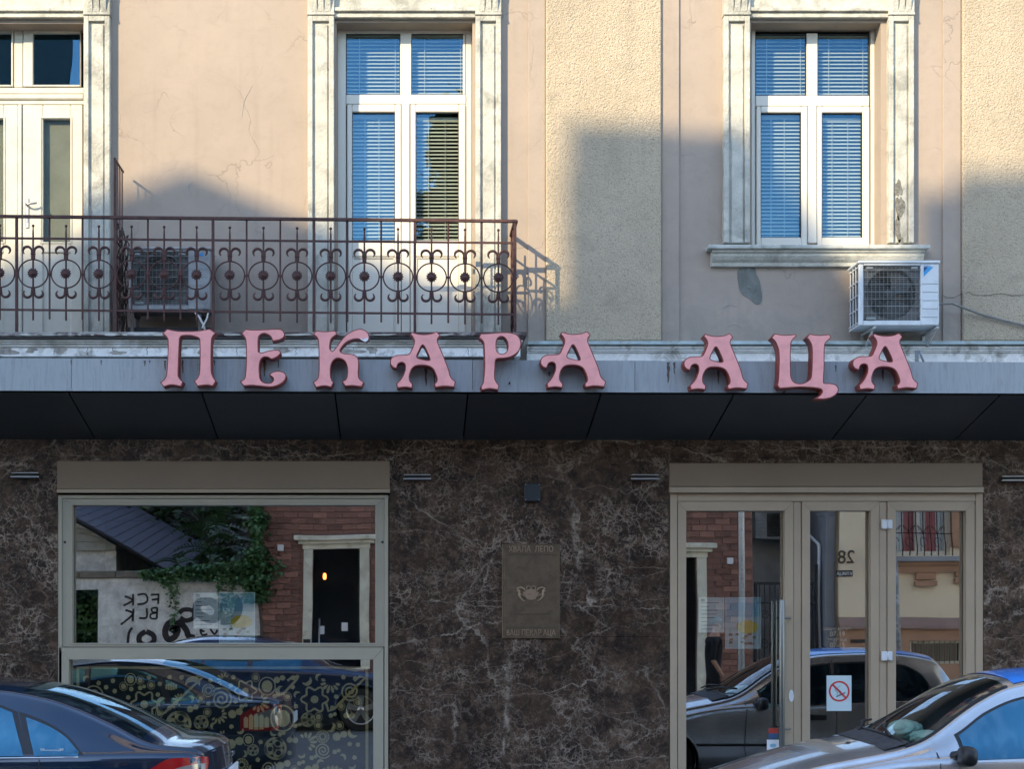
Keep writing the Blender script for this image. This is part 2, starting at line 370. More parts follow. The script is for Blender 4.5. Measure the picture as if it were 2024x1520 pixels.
D1 = (WX(-92), WX(165), zfl, WZ(46)); D2 = (WX(665), WX(934), zfl, WZ(44)); W3 = (WX(1484), WX(1741), WZ(484), WZ(44))
wall_grid('wall', -9, 10, 3.3, 14.5, [D1, D2, W3], 0, .24, m_wall, B)  # carried up out of view so its sunlit top bounces light
# back shell (roof, side and back walls) so the house is a closed volume
MB().box(-9, 10, 4.5, 9, .12, 14.5).build('back_volume', m_wall, B)
MB().box(-9.2, 10.2, -.35, 9.2, 14.5, 14.7).build('roof', M('roof_metal', (.2, .1, .07), .7), B)
MB().box(-9.0, -8.9, .01, 4.5, .12, 14.5).build('side_wall', m_wall, B)
MB().box(9.9, 10, .01, 4.5, .12, 14.5).build('side_wall', m_wall, B)
for (xa_, xb_, hh, lab_) in ((-34, -9.01, 13, 'pale ochre townhouse added out of view at the left end to bounce sunlight'), (10.01, 38, 12.5, 'pale ochre townhouse added out of view at the right end to bounce sunlight')):
    NB = thing('bounce_neighbour', lab_, 'building', ((xa_ + xb_) / 2, 0, .12), 'townhouses added for bounce light')  # rows added out of view to bounce warm sunlight into the street
    hs = [(x_, x_ + 1.2, z_, z_ + 1.9) for x_ in range(int(xa_) + 2, int(xb_) - 2, 3) for z_ in (4.9, 9.0)]
    wall_grid('wall', xa_, xb_, .12, hh, hs, 0, .25, m_mould, NB); MB().box(xa_, xb_, .251, 9, .12, hh).build('back_volume', m_trim, NB); MB().box(xa_ - .05, xb_ + .05, -.4, 9.2, hh, hh + .2).build('roof', m_trim, NB)
# lesenes and roughcast pilasters
def strip(name, x0, x1, y, m, z0=None, z1=14.4, ch=.004):
    return MB().box(x0, x1, y, .0, WZ(676) if z0 is None else z0, z1, ch).build(name, m, B)
strip('lesene', WX(1043), WX(1077.5), -.022, m_wall); strip('lesene', WX(1307), WX(1342), -.022, m_wall)
strip('roughcast_pilaster', WX(1078), WX(1306), -.055, m_rough, ch=.012)
strip('lesene', WX(1862), WX(1898), -.022, m_wall); strip('roughcast_pilaster', WX(1899), WX(2128), -.055, m_rough, ch=.012); strip('lesene', WX(2129), WX(2163), -.022, m_wall)

def surround(x0, x1, xl0, xl1, xr0, xr1, zbot):
    """xl0..xl1 left pilaster, xr0..xr1 right pilaster (metres)"""
    ztop = WZ(36)
    for a, b in ((xl0, xl1), (xr0, xr1)):
        mb = MB(); w_ = b - a; yf = -.082
        # raised border framing a sunk panel: side stiles, top rail, sunk panel and inner fillet
        sL, sR = .043, .045
        mb.box(a, a + sL, yf, 0, zbot, ztop, .004).box(b - sR, b, yf, 0, zbot, ztop, .004)
        mb.box(a + sL, b - sR, yf, 0, ztop - .05, ztop, .004)
        mb.box(a + sL, b - sR, -.052, 0, zbot, ztop - .05, 0)
        mb.box(a + sL + .024, b - sR - .012, -.068, -.05, zbot, ztop - .075, .006)
        mb.build('pilaster', m_trim, B)
        cp = MB(); zc = ztop + .002
        cp.box(a - .006, b + .006, -.095, 0, zc, zc + .022, .004)
        cp.box(a - .002, b + .002, -.088, 0, zc + .022, zc + .36, .003)
        n = 3; gw = (b - a - .05) / n
        for k in range(n):                                      # fluted console
            x = a + .025 + gw * k; pr = []
            for q in range(9):
                f = q / 8; pr.append((-.09 - .045 * math.sin(min(1, f * 1.1) * math.pi / 2), zc + .03 + .30 * f))
            poly = [(-.08, zc + .03)] + pr + [(-.08, zc + .33)]
            cp.prism_x(poly, x + .006, x + gw - .006)
        cp.build('capital', m_trim, B)
    lb = MB(); a, b = xl1 - .004, xr0 + .004
    lb.box(a, b, -.075, 0, WZ(26.5), WZ(19), .004).box(a, b, -.045, 0, WZ(31.5), WZ(27.2), 0).box(a, b, -.06, 0, WZ(38), WZ(32.2), .003)
    lb.box(a, b, -.03, 0, WZ(18.5), WZ(-60), 0)
    lb.build('lintel_moulding', m_trim, B)
surround(*D1[:2], WX(-146), WX(-94), WX(169), WX(220), zfl + .003)
surround(*D2[:2], WX(609.5), WX(661), WX(939.5), WX(989.5), zfl + .003)
surround(*W3[:2], WX(1428), WX(1479), WX(1752), WX(1801.5), WZ(483))

def ring(mb, x0, x1, z0, z1, t, y0, y1, ch=.004, tb=None):
    """rectangular frame from four butted bars"""
    tb = t if tb is None else tb
    mb.box(x0, x0 + t, y0, y1, z0, z1, ch); mb.box(x1 - t, x1, y0, y1, z0, z1, ch)
    mb.box(x0 + t, x1 - t, y0, y1, z0, z0 + tb, ch); mb.box(x0 + t, x1 - t, y0, y1, z1 - t, z1, ch)
def pane(x0, x1, z0, z1, y, par, m=None, name='pane'):
    o = MB().box(x0 - .008, x1 + .008, y, y + .006, z0 - .008, z1 + .008).build(name, m or m_glass, par)
    return o
def blind(x0, x1, z0, z1, y, par, cord=(.2, .78), tilt=35, top=.0):
    mb = MB(); z = z1 - .012 - top; pitch = .0245 * 1.38; c, s_ = math.cos(R(tilt)), math.sin(R(tilt)); hw = .0185; rnd = random.Random(int(x0 * 1e3))
    mb.box(x0, x1, y - .01, y + .02, z1 - top - .01, z1 - top + .02)
    while z > z0 + .01:
        dz = rnd.uniform(-.0007, .0007); a = (y - hw * c, z - hw * s_ + dz); b = (y + hw * c, z + hw * s_)
        m_ = (y, z + .0035)
        mb.add([(x0, a[0], a[1]), (x1, a[0], a[1] + rnd.uniform(-.0012, .0012)), (x1, m_[0], m_[1]), (x0, m_[0], m_[1]), (x1, b[0], b[1]), (x0, b[0], b[1])], [(0, 1, 2, 3), (3, 2, 4, 5)], True)
        z -= pitch
    for f in cord:
        x = x0 + (x1 - x0) * f; mb.box(x - .0022, x + .0022, y - .021, y - .018, z0, z1 - top)
    return mb.build('blind', m_blind, par, fix=False)
def room(x0, x1, z0, z1, y0, y1, m, name='room_wall'):
    v = [(x, y, z) for z in (z0, z1) for y in (y0, y1) for x in (x0, x1)]
    return MB().add(v, [(2, 6, 7, 3), (0, 4, 6, 2), (1, 3, 7, 5), (4, 5, 7, 6), (0, 2, 3, 1)]).build(name, m, B, fix=False)

def pvc_window(P_, base_z, door, lab):
    """P_ measured positions of the frame"""
    g = lambda k, i: WX(P_[k][i], .2)
    y = .2
    fx0, fx1 = g('frame', 0), g('frame', 1); zt = WZ(50, y); zb = base_z
    wn = MB(); t = .055
    ring(wn, fx0, fx1, zb, zt, g('ul', 0) - fx0, y, y + .06, .004, .05)
    # transom and mullions
    tz0, tz1 = WZ(P_['tr'][1], y), WZ(P_['tr'][0], y)
    wn.box(g('ul', 0), g('ur', 1), y - .012, y + .055, tz0, tz1, .006)
    wn.box(g('ul', 1), g('ur', 0), y - .004, y + .055, tz1, WZ(P_['up'][0], y) + .01, .005)
    wn.box(g('post', 0), g('post', 1), y - .03, y + .055, zb + .05, tz0, .006)
    w_ = wn.build('window', m_pvc, B)
    if lab: w_['label'] = lab
    for s_, gl_ in (('ls', 'lg'), ('rs', 'rg')):
        a, b = g(s_, 0), g(s_, 1); z1 = tz0 - .004; z0 = zb + .01; ga, gb = g(gl_, 0), g(gl_, 1); gz1, gz0 = WZ(P_['low'][0], y), WZ(P_['low'][1], y)
        sb = MB(); yy = y - .02
        sb.box(a, ga, yy, yy + .055, z0, z1, .007).box(gb, b, yy, yy + .055, z0, z1, .007)
        sb.box(ga, gb, yy, yy + .055, gz1, z1, .007)
        if not door: sb.box(ga, gb, yy, yy + .055, z0, gz0, .007)
        else:
            zm = WZ(508, y); sb.box(ga, gb, yy, yy + .055, zm - .0, gz0, .007)
            sb.box(ga, gb, yy, yy + .055, z0, z0 + .05, .007); sb.box(ga, gb, yy + .02, yy + .04, z0 + .05, zm, 0)
            ring(sb, ga + .002, gb - .002, z0 + .052, zm - .002, .012, yy + .008, yy + .021, .003)
        sb.build('sash', m_pvc, w_)
        mbg = MB(); ring(mbg, ga, gb, gz0, gz1, .006, yy + .012, yy + .04, 0); mbg.build('gasket', m_gasket, w_)
        pane(ga, gb, gz0, gz1, y + .012, w_); blind(ga - .005, gb + .005, gz0, gz1, y + .075, w_, (.3, .68) if s_ == 'rs' else (.3, .62), 38, .02 if s_ == 'ls' else .045)
    for u in ('ul', 'ur'):
        a, b = g(u, 0), g(u, 1); z0, z1 = tz1, WZ(P_['up'][0], y)
        mbg = MB(); ring(mbg, a, b, z0, z1, .006, y + .0, y + .03, 0); mbg.build('gasket', m_gasket, w_)
        pane(a, b, z0, z1, y + .014, w_); blind(a - .005, b + .005, z0, z1, y + .075, w_, (.25, .9), 38, .0)
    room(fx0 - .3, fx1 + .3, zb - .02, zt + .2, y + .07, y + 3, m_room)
pvc_window(dict(frame=(667, 932), ul=(684, 791), ur=(813, 921), up=(66, 187), tr=(187, 206), post=(794, 810), ls=(686, 793), rs=(811, 920), lg=(696, 781), rg=(822, 907), low=(222, 476)), zfl + .004, True, 'white balcony door with drawn blinds in the middle of the balcony')
pvc_window(dict(frame=(1485, 1729), ul=(1493, 1594), ur=(1616, 1718), up=(67, 188), tr=(189, 210), post=(1596, 1613), ls=(1494, 1595), rs=(1614, 1718), lg=(1503, 1583), rg=(1624, 1704), low=(223, 470)), WZ(483), False, 'white window with drawn blinds over the worn stone sill')
# plaster reveal right of window 3 is the wall opening itself; close the gap by a thin inner jamb
MB().box(WX(1730, .2), W3[1], .2, .24, WZ(484), WZ(44)).build('window_jamb', m_trim, B)

# old wooden balcony door at the left
y = .2; wd = MB(); x0, x1 = D1[0], D1[1]; zt = WZ(50, y)
ring(wd, x0 + .004, x1 - .004, zfl + .004, zt, .03, y, y + .07, .006)
wd.box(x0 + .03, x1 - .03, y - .012, y + .06, WZ(186, y), WZ(173, y), .008).box(x0 + .03, x1 - .03, y - .03, y + .06, WZ(198, y), WZ(187, y), .012).box(x0 + .03, x1 - .03, y - .015, y + .06, WZ(207, y), WZ(199, y), .006)
wd.box(WX(28, y), WX(46, y), y - .012, y + .06, WZ(173, y), zt - .03, .008)
wood = wd.build('window', m_pvc2, B); wood['label'] = 'old cream wooden balcony door with a lever handle'
for (a, b, ga, gb) in ((-85, 27, -70, 23), (47, 160, 66, 159)):
    a, b, ga, gb = [WX(q, y) for q in (a, b, ga, gb)]; z0, z1 = WZ(172, y), WZ(55, y); gz0, gz1 = WZ(168, y), WZ(66, y)
    sb = MB(); sb.box(a, ga, y - .02, y + .03, z0, z1, .005).box(gb, b, y - .02, y + .03, z0, z1, .005).box(ga, gb, y - .02, y + .03, z0, gz0, .005).box(ga, gb, y - .02, y + .03, gz1, z1, .005)
    sb.build('sash', m_pvc2, wood); pane(ga, gb, gz0, gz1, y + .01, wood)
for (a, b, ga, gb) in ((-90, 36, -55, 8), (46, 164, 86, 140)):
    a, b, ga, gb = [WX(q, y) for q in (a, b, ga, gb)]; z0, z1 = zfl + .012, WZ(208, y); gz0, gz1 = WZ(479, y), WZ(236, y)
    sb = MB(); sb.box(a, ga, y - .02, y + .03, z0, z1, .006).box(gb, b, y - .02, y + .03, z0, z1, .006).box(ga, gb, y - .02, y + .03, gz1, z1, .006)
    sb.box(ga, gb, y - .02, y + .03, WZ(500, y), gz0, .006).box(ga, gb, y - .02, y + .03, z0, z0 + .06, .006).box(ga, gb, y - .005, y + .02, z0 + .06, WZ(500, y), 0)
    ring(sb, ga - .03, gb + .015, gz0 - .015, gz1 + .02, .014, y - .028, y - .0195, .002)
    sb.build('door_leaf', m_pvc2, wood); pane(ga, gb, gz0, gz1, y + .012, wood)
    MB().box(ga - .09, gb + .09, y + .045, y + .05, gz0 - .02, gz1 + .02).build('curtain', M('dull_curtain', (.20, .19, .145), .9, 0, .15, 5), wood)
MB().box(WX(36.5, y), WX(45, y), y - .034, y + .02, zfl + .012, WZ(208, y), .008).build('astragal', m_pvc2, wood)
hx = WX(55, y); h = MB(); h.box(hx - .016, hx + .016, y - .03, y - .02, WZ(452, y), WZ(393, y), .004); h.tube([(hx, y - .03, WZ(407, y)), (hx, y - .07, WZ(407, y)), (hx + .02, y - .078, WZ(407, y)), (hx + .10, y - .078, WZ(405, y))], .009, 8)
h.box(hx - .006, hx + .006, y - .036, y - .028, WZ(440, y), WZ(432, y)); h.build('door_handle', m_steel, wood)
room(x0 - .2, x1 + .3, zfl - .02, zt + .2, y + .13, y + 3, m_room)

# window 3 sill
sb = MB(); a, b = WX(1399, -.12), WX(1837, -.12)
sb.box(a, b, -.15, 0, WZ(492, -.13), WZ(484, -.13), .006)
sb.build('window_sill', M('sill_capping', (.45, .46, .42), .8, 0, .2, 7, 60, .5, .006, dirt=(.16, .17, .14), ds=9, da=.6), B)
sb = MB(); a, b = WX(1408, -.1), WX(1827, -.1); z1 = WZ(493, -.1) - .002
sb.prism_x([(0, z1), (-.12, z1), (-.12, z1 - .022), (-.10, z1 - .034), (-.098, z1 - .055), (-.075, z1 - .085), (-.05, z1 - .105), (-.045, z1 - .135), (0, z1 - .14)], a, b)
sb.build('sill_moulding', m_trim, B)
def blob(cx, cz, rx, rz, n, seed, y0, y1, name, mat, par, ex=.18):
    rnd = random.Random(seed); ph = [rnd.uniform(0, 6.28) for _ in range(5)]
    poly = []
    for k in range(n):
        q = 2 * math.pi * k / n; r = 1 + ex * sum(math.sin(q * (j + 2) + ph[j]) / (j + 1.3) for j in range(5))
        poly.append((cx + rx * r * math.cos(q), cz + rz * r * math.sin(q)))
    return MB().prism(poly[::-1], y0, y1).build(name, mat, par)
for (px, py, a_, b_, s__) in ((1776, 372, .028, .09, 3), (1779, 410, .034, .12, 4), (1775, 452, .026, .10, 5), (1781, 478, .03, .03, 6)):
    x, z = W(px, py, -.07); blob(x, z, a_, b_, 30, s__, -.0695, -.066, 'flaked_patch', M('flaked_dark', (.17, .165, .14), .9, 0, .5, 40, 60, .6, .006) if s__ == 3 else bpy.data.materials['flaked_dark'], B, .3)
# bare cement where the sill bracket came off, plaster scars
x, z = W(1482, 560); blob(x, z, .10, .17, 44, 12, -.006, .002, 'bare_patch', m_cement, B, .26)
x, z = W(1484, 545); blob(x, z - .04, .045, .10, 30, 29, -.012, .0, 'mortar_lump', m_cement, B, .3)
for (px, py, l, an, s_) in ((1440, 607, .16, .1, 1), (1432, 612, .10, .9, 2), (1452, 645, .11, -.1, 3), (375, 372, .12, 1.35, 4), (487, 200, .30, 1.25, 5), (1322, 296, .03, 0, 6)):
    x, z = W(px, py); pts = []; rnd = random.Random(s_)
    for q in range(9):
        f = q / 8 - .5; pts.append((x + math.cos(an) * l * f - math.sin(an) * .02 * math.cos(f * 4), -.001, z + math.sin(an) * l * f + math.cos(an) * .02 * math.cos(f * 4) + rnd.uniform(-.003, .003)))
    MB().tube(pts, [.001 + .0028 * math.sin(math.pi * q / 8) for q in range(9)], 5).build('plaster_scar', M('scar', (.36, .33, .29), .9), B)

# string course (runs the width) and balcony slab
def course(name, prof, x0, x1, m): return MB().prism_x(prof, x0, x1).build(name, m, B)
xe = WX(1036, -.6)
zc = [WZ(q, -.1) for q in (676, 682.5, 684.5, 690, 694, 697, 712)]
course('string_course_capping', [(0, zc[0] + .004), (-.16, zc[0]), (-.165, zc[1]), (0, zc[1])], xe + .06, 10, M('lead_capping', (.33, .40, .40), .6, 0, .2, 6, 60, .3, .004, dirt=(.18, .17, .12), ds=7, da=.7))
for (u, v, d) in ((2, 3, .12), (3, 4, .105), (4, 5, .09)):
    course('moulding_fillet', [(0, zc[u]), (-d, zc[u]), (-d, zc[v] + .002), (0, zc[v] + .002)], xe + .06, 10, m_mould)
course('string_course', [(0, zc[5]), (-.075, zc[5]), (-.075, 3.9), (0, 3.9)], xe + .06, 10, m_mould)
yb = -.64
bz = lambda q: WZ(q, yb)
bal = MB(); bal.box(-6.2, xe + .02, yb, -.001, bz(664), zfl - .0, .006); bal.build('balcony_slab', m_slab, B)
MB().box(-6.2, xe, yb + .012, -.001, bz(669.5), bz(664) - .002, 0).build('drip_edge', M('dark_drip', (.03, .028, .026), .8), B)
for k, (u, v, d) in enumerate(((670, 674, .03), (674.4, 678, .045), (678.4, 683.5, .06))):
    MB().box(-6.2, xe - d + .02, yb + d, -.001, bz(v), bz(u), .003).build('moulding_fillet', m_mould2, B)
MB().box(-6.2, xe - .03, yb + .075, -.001, bz(702), bz(684), .003).build('balcony_moulding', m_mould, B)
MB().box(-6.2, xe - .08, yb + .13, -.001, bz(718), bz(702.5), 0).build('balcony_soffit', M('shadow_soffit', (.10, .09, .085), .9), B)  # dark colour carries the shadow line below the moulding

rnd = random.Random(5)
for px in (-60, 20, 108, 172, 224, 290, 355, 420, 468, 585, 640, 700, 742, 815, 925, 985):
    pts = [(WX(px + rnd.uniform(-2, 2), yb + .07), yb + .0745, WZ(684.5 + 17 * k / 5, yb + .07)) for k in range(6)]
    MB().tube(pts, .0022, 4).build('moulding_crack', m_joint, B)
for (px, py, a_, b_) in ((10, 694, .11, .03), (62, 692, .05, .022), (118, 691, .07, .028), (232, 697, .06, .02), (352, 690, .07, .02), (404, 693, .05, .03), (556, 691, .08, .028), (690, 694, .12, .02), (735, 692, .04, .03)):
    x, z = W(px, py, yb + .07); blob(x, z, a_, b_, 26, px, yb + .0725, yb + .076, 'peeled_patch', M('old_layer', (.30, .28, .25), .9, 0, .35, 20, 60, .5, .005) if px == 10 else bpy.data.materials['old_layer'], B, .3)
for (px, l) in ((-10, 14), (50, 20), (75, 14), (92, 36), (118, 12), (157, 8), (183, 6), (220, 34), (247, 10), (310, 24), (460, 30), (585, 60), (760, 40), (880, 30)):
    x, z = W(px, 661.5, yb); blob(x, z, l / 460, .008, 24, px, yb - .0015, yb + .001, 'limewash_patch', m_trim, B, .22)
# marble cladding with the two openings
yg = .09
SW = (WX(115), WX(769.5), .12, WZ(975)); DR = (WX(1322), WX(1943), .12, WZ(975))
ho = [(SW[0], SW[1], .119, SW[3]), (DR[0], DR[1], .119, DR[3])]
xs = [-9, SW[0], SW[1], DR[0], DR[1], 10]
wall_grid('cladding_backing', -9, 10, .12, 3.45, [(SW[0], SW[1], .12, SW[3]), (DR[0], DR[1], .12, DR[3])], -.004, .3, m_joint, B)
zj1, zj2 = WZ(1259), WZ(903)
for (a, b, splits) in ((-9, SW[0], (-7.2, -5.4)), (SW[1], DR[0], (WX(1047),)), (DR[1], 10, (7.0, 8.6))):
    ee = [a, *splits, b]
    for u0_, u1_ in zip(ee, ee[1:]):
        for q0, q1 in ((.12, zj1), (zj1, zj2)): MB().box(u0_ + .0012, u1_ - .0012, -.0125, -.0045, q0 + .0012, q1 - .0012, .001).build('marble_slab', m_marble, B)
ee = [-9, -7.2, -5.4, WX(103), WX(360), WX(640), WX(1047), WX(1330), WX(1640), WX(1950), 7.0, 8.6, 10]
for u0_, u1_ in zip(ee, ee[1:]): MB().box(u0_ + .0012, u1_ - .0012, -.0125, -.0045, zj2 + .0012, 3.45, .001).build('marble_slab', m_marble, B)
for (a, b, zz) in ((SW[0], SW[1], SW[3]), (DR[0], DR[1], DR[3])): MB().box(a, b, -.0125, -.0045, zz + .0, zj2 - .0012, .0).build('marble_slab', m_marble, B)
MB().box(-9, 10, -.014, .0, 3.45, 3.9).build('wall_band', m_joint, B)

# ---------------------------------------------------------------- shop window
sh = MB(); x0, x1 = WX(113, -.06), WX(770.5, -.06); zt, zb = WZ(911.5, -.06), WZ(967, -.06)
sh.box(x0, x1, -.07, -.013, zb, zt, .003)
sb_ = sh.build('shutter_box', m_brown, B)
MB().box(x0 - .002, x1 + .002, -.078, -.013, WZ(974, -.06), zb - .002, .003).build('shutter_box_lip', m_alu2, sb_)
yf = .02
wf = MB()
for (a, b, pz, q0, q1) in ((116, 768, 979, yf - .03, yf + .05), (124, 760, 986, yf - .012, yf + .05)):
    pass
xa, xb = WX(116, yf), WX(767.5, yf); zT = WZ(979, yf)
wf.box(xa, xa + .035, yf - .03, yf + .08, .125, zT, .003).box(xb - .035, xb, yf - .03, yf + .08, .125, zT, .003).box(xa + .035, xb - .035, yf - .03, yf + .08, zT - .03, zT, .003)
shopw = wf.build('shop_window', m_alu, B); shopw['label'] = 'big shop window left of the plaque, pastry film on its lower pane'
fr = MB(); a, b = xa + .037, xb - .037; ga, gb = WX(143.5, yf), WX(742, yf); gt, gb_ = WZ(999, yf), WZ(1272, yf); z1 = zT - .032; z0 = WZ(1279, yf)
def mitre(mb, a, b, z0, z1, ga, gb, g0, g1, y0, y1):
    """mitred frame of four trapezoid profiles"""
    e = .0015
    for q in ([(a, z0 + e), (ga, g0 + e), (ga, g1 - e), (a, z1 - e)], [(b, z1 - e), (gb, g1 - e), (gb, g0 + e), (b, z0 + e)], [(a + e, z1), (ga + e, g1), (gb - e, g1), (b - e, z1)], [(a + e, z0), (b - e, z0), (gb - e, g0), (ga + e, g0)]):
        mb.prism(q, y0, y1)
mitre(fr, a, b, z0, z1, ga, gb, gb_, gt, yf - .012, yf + .06)
ring(fr, ga - .012, gb + .012, gb_ - .012, gt + .012, .012, yf - .02, yf - .0125, .002)
fr.build('frame', m_alu, shopw)
lw = MB(); ga2, gb2, gt2 = WX(137, yf), WX(738, yf), WZ(1304, yf)
mitre(lw, WX(118, yf), WX(758, yf), .2, WZ(1280, yf) - .002, ga2, gb2, .32, gt2, yf - .03, yf + .06)
lw.build('frame', m_alu, shopw)
for px in (129, 756): MB().lathe((WX(px, yf), yf - .014, WZ(1072, yf)), [(.011, -.002), (.011, .003)], 'y', 10).build('screw', m_gasket, shopw)
pane(ga, gb, gb_, gt, yg, shopw, m_shopglass); pane(ga2, gb2, .32, gt2, yg, shopw, m_shopglass)
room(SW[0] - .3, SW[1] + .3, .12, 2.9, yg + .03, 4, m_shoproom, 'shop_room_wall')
# ---------------------------------------------------------------- shop door
x0, x1 = WX(1323, -.06), WX(1941.5, -.06)
sb_ = MB().box(x0, x1, -.07, -.013, WZ(962, -.06), WZ(915.5, -.06), .003).build('shutter_box', m_brown, B)
MB().box(x0 - .001, x1 + .008, -.078, -.013, WZ(974, -.06), WZ(963, -.06), .003).build('shutter_box_lip', m_alu2, sb_)
df = MB(); xa, xb = WX(1323, yf), WX(1941, yf); zT = WZ(976, yf)
f0, f1 = WX(1338, yf), WX(1926, yf); zh = WZ(992, yf)
df.box(xa, f0 - .002, yf - .03, yf + .08, .125, zT, .004).box(f1 + .002, xb, yf - .03, yf + .08, .125, zT, .004).box(f0, f1, yf - .03, yf + .08, zh + .002, zT, .004)
shopd = df.build('shop_door', m_alu2, B); shopd['label'] = 'three-leaf glass entrance door right of the plaque'
for (a, b, ga, gb) in ((1339, 1567, 1355.5, 1550), (1584, 1736, 1600, 1720), (1753, 1925, 1769.5, 1908)):
    a, b, ga, gb = [WX(q, yf) for q in (a, b, ga, gb)]; mb = MB(); gt = WZ(1010, yf)
    mitre(mb, a, b, .135, zh - .001, ga, gb, .24, gt, yf - .022, yf + .06); mb.build('door_leaf', m_alu2, shopd)
    pane(ga, gb, .24, gt, yg, shopd, m_shopglass)
for (a, b) in ((1568, 1583), (1737, 1752)): MB().box(WX(a, yf), WX(b, yf), yf - .012, yf + .06, .13, zh - .001, .003).build('door_post', m_alu2, shopd)
for py in (1037, 1297):
    z = WZ(py, yf)
    hg = MB().box(WX(1740, yf), WX(1751.5, yf), yf - .05, yf - .02, z - .042, z + .042, .004).box(WX(1752.5, yf), WX(1761, yf), yf - .05, yf - .02, z - .04, z + .04, .004)
    hg.lathe((WX(1752, yf), yf - .05, z), [(.009, -.036), (.009, .036)], 'z', 10); hg.build('hinge', m_white, shopd)
hd = MB(); hx = WX(1545, yf - .08)
hd.lathe((hx, yf - .09, 0), [(.024, WZ(1478, yf - .08)), (.026, WZ(1477, yf - .08)), (.026, WZ(1187, yf - .08)), (.024, WZ(1186, yf - .08))], 'z', 20)
for py in (1222, 1440): z = WZ(py, yf); hd.tube([(hx, yf - .09, z), (hx + .075, yf - .085, z), (hx + .085, yf - .02, z)], .009, 8)
hd.build('pull_handle', m_handle, shopd)
kx, kz = W(1563, 1376, yf); MB().prism([(kx + .022 * math.cos(q / 12 * 6.283), kz + .055 * math.sin(q / 12 * 6.283)) for q in range(12)], yf - .028, yf - .022).box(kx - .004, kx + .004, yf - .03, yf - .0285, kz - .02, kz + .01).build('lock_plate', m_white, shopd)
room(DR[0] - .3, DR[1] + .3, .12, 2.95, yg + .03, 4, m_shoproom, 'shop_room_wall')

# ---------------------------------------------------------------- canopy
ca = thing('canopy', 'long grey metal canopy carrying the pink letters over the shopfront', 'canopy', (0, 0, 3.4))
yc = -1.2
zt_ = lambda px: WZ(707.5 + (716 - 707.5) * px / 2024, yc); zb_ = lambda px: WZ(771.5 + (777 - 771.5) * px / 2024, yc)
xs = [-1300, -420, 141, 934, 1255, 2100, 2950]
for a, b in zip(xs, xs[1:]):
    X0, X1 = WX(a, yc) + .002, WX(b, yc) - .002
    vs = [(X0, yc, zb_(a)), (X1, yc, zb_(b)), (X1, yc, zt_(b)), (X0, yc, zt_(a))]; vs += [(x, yc + .03, z) for x, _, z in vs]
    MB().add(vs, [(0, 1, 2, 3), (7, 6, 5, 4), (0, 4, 5, 1), (1, 5, 6, 2), (2, 6, 7, 3), (3, 7, 4, 0)]).build('fascia_panel', m_fascia, ca)
A, Bx = WX(-1300, yc), WX(2950, yc)
def tilt_bar(name, y0, y1, dz0, dz1, m, px0=-1300, px1=2950, edge=zb_):
    a, b = WX(px0, yc), WX(px1, yc)
    v = [(x, y, edge(p) + dz) for (x, p) in ((a, px0), (b, px1)) for (y, dz) in ((y0, dz0), (y1, dz0), (y1, dz1), (y0, dz1))]
    return MB().add(v, [(0, 1, 2, 3), (7, 6, 5, 4), (0, 4, 5, 1), (1, 5, 6, 2), (2, 6, 7, 3), (3, 7, 4, 0)]).build(name, m, ca)
tilt_bar('fascia_lip', yc - .006, yc + .0, -.004, .012, m_fascia)
tilt_bar('front_joint', yc + .0, yc + .03, -.012, -.001, m_joint)
tilt_bar('roof_sheet', yc + .031, -.08, -.02, -.01, m_fascia, edge=zt_)
# sloping soffit panels, their joints 263 measured units apart
ys0, ys1 = yc + .0, -.015
jx = [WX(135 + 263.3 * k, yc) for k in range(-5, 12)]
for a, b in zip(jx, jx[1:]):
    vs = []
    for z_ in (0, .02):
        for (x, y) in ((a + .007, ys0 + .03), (b - .007, ys0 + .03), (b - .007, ys1), (a + .007, ys1)):
            f = (y - yc) / (ys1 - yc); px = 810 + x * 3300 / 13.8
            vs.append((x, y, (zb_(px) - .014) * (1 - f) + WZ(869 + px * .001, 0) * f + z_))
    MB().add(vs, [(0, 3, 2, 1), (4, 5, 6, 7), (0, 1, 5, 4), (1, 2, 6, 5), (2, 3, 7, 6), (3, 0, 4, 7)]).build('soffit_panel', m_soffit, ca)
MB().add([(A, ys0 + .03, 3.70), (Bx, ys0 + .03, 3.70), (Bx, ys1, 3.455), (A, ys1, 3.455)], [(0, 1, 2, 3)]).build('soffit_backing', m_joint, ca, fix=False)

m_streak = M('rust_streak', (.11, .085, .07), .9, 0, .4, 30)
rnd = random.Random(77)
for px, p0, p1, wd in ((326, 713, 733, 5), (361, 712, 738, 5), (396, 714, 742, 4), (424, 712, 722, 3), (523, 712, 745, 5), (550, 712, 728, 4), (842, 728, 764, 7), (858, 730, 760, 4), (1086, 735, 744, 5), (1321, 716, 758, 7), (1333, 716, 740, 4), (1420, 722, 760, 5), (1652, 722, 735, 3), (200, 712, 722, 3), (286, 713, 724, 4), (296, 712, 718, 3), (141, 712, 722, 2.5), (1745, 724, 755, 5)):
    n = 9; L_, R_ = [], []
    for k in range(n):
        f = k / (n - 1); ww = wd * (1 - f) ** .6 * rnd.uniform(.5, 1.2) * .5 + .3; xx = px + rnd.uniform(-.6, .6); py = p0 + (p1 - p0) * f
        L_.append(W(xx - ww, py, yc)); R_.append(W(xx + ww, py, yc))
    MB().prism(L_ + R_[::-1], yc - .0012, yc - .0002).build('rust_streak', m_streak, ca)
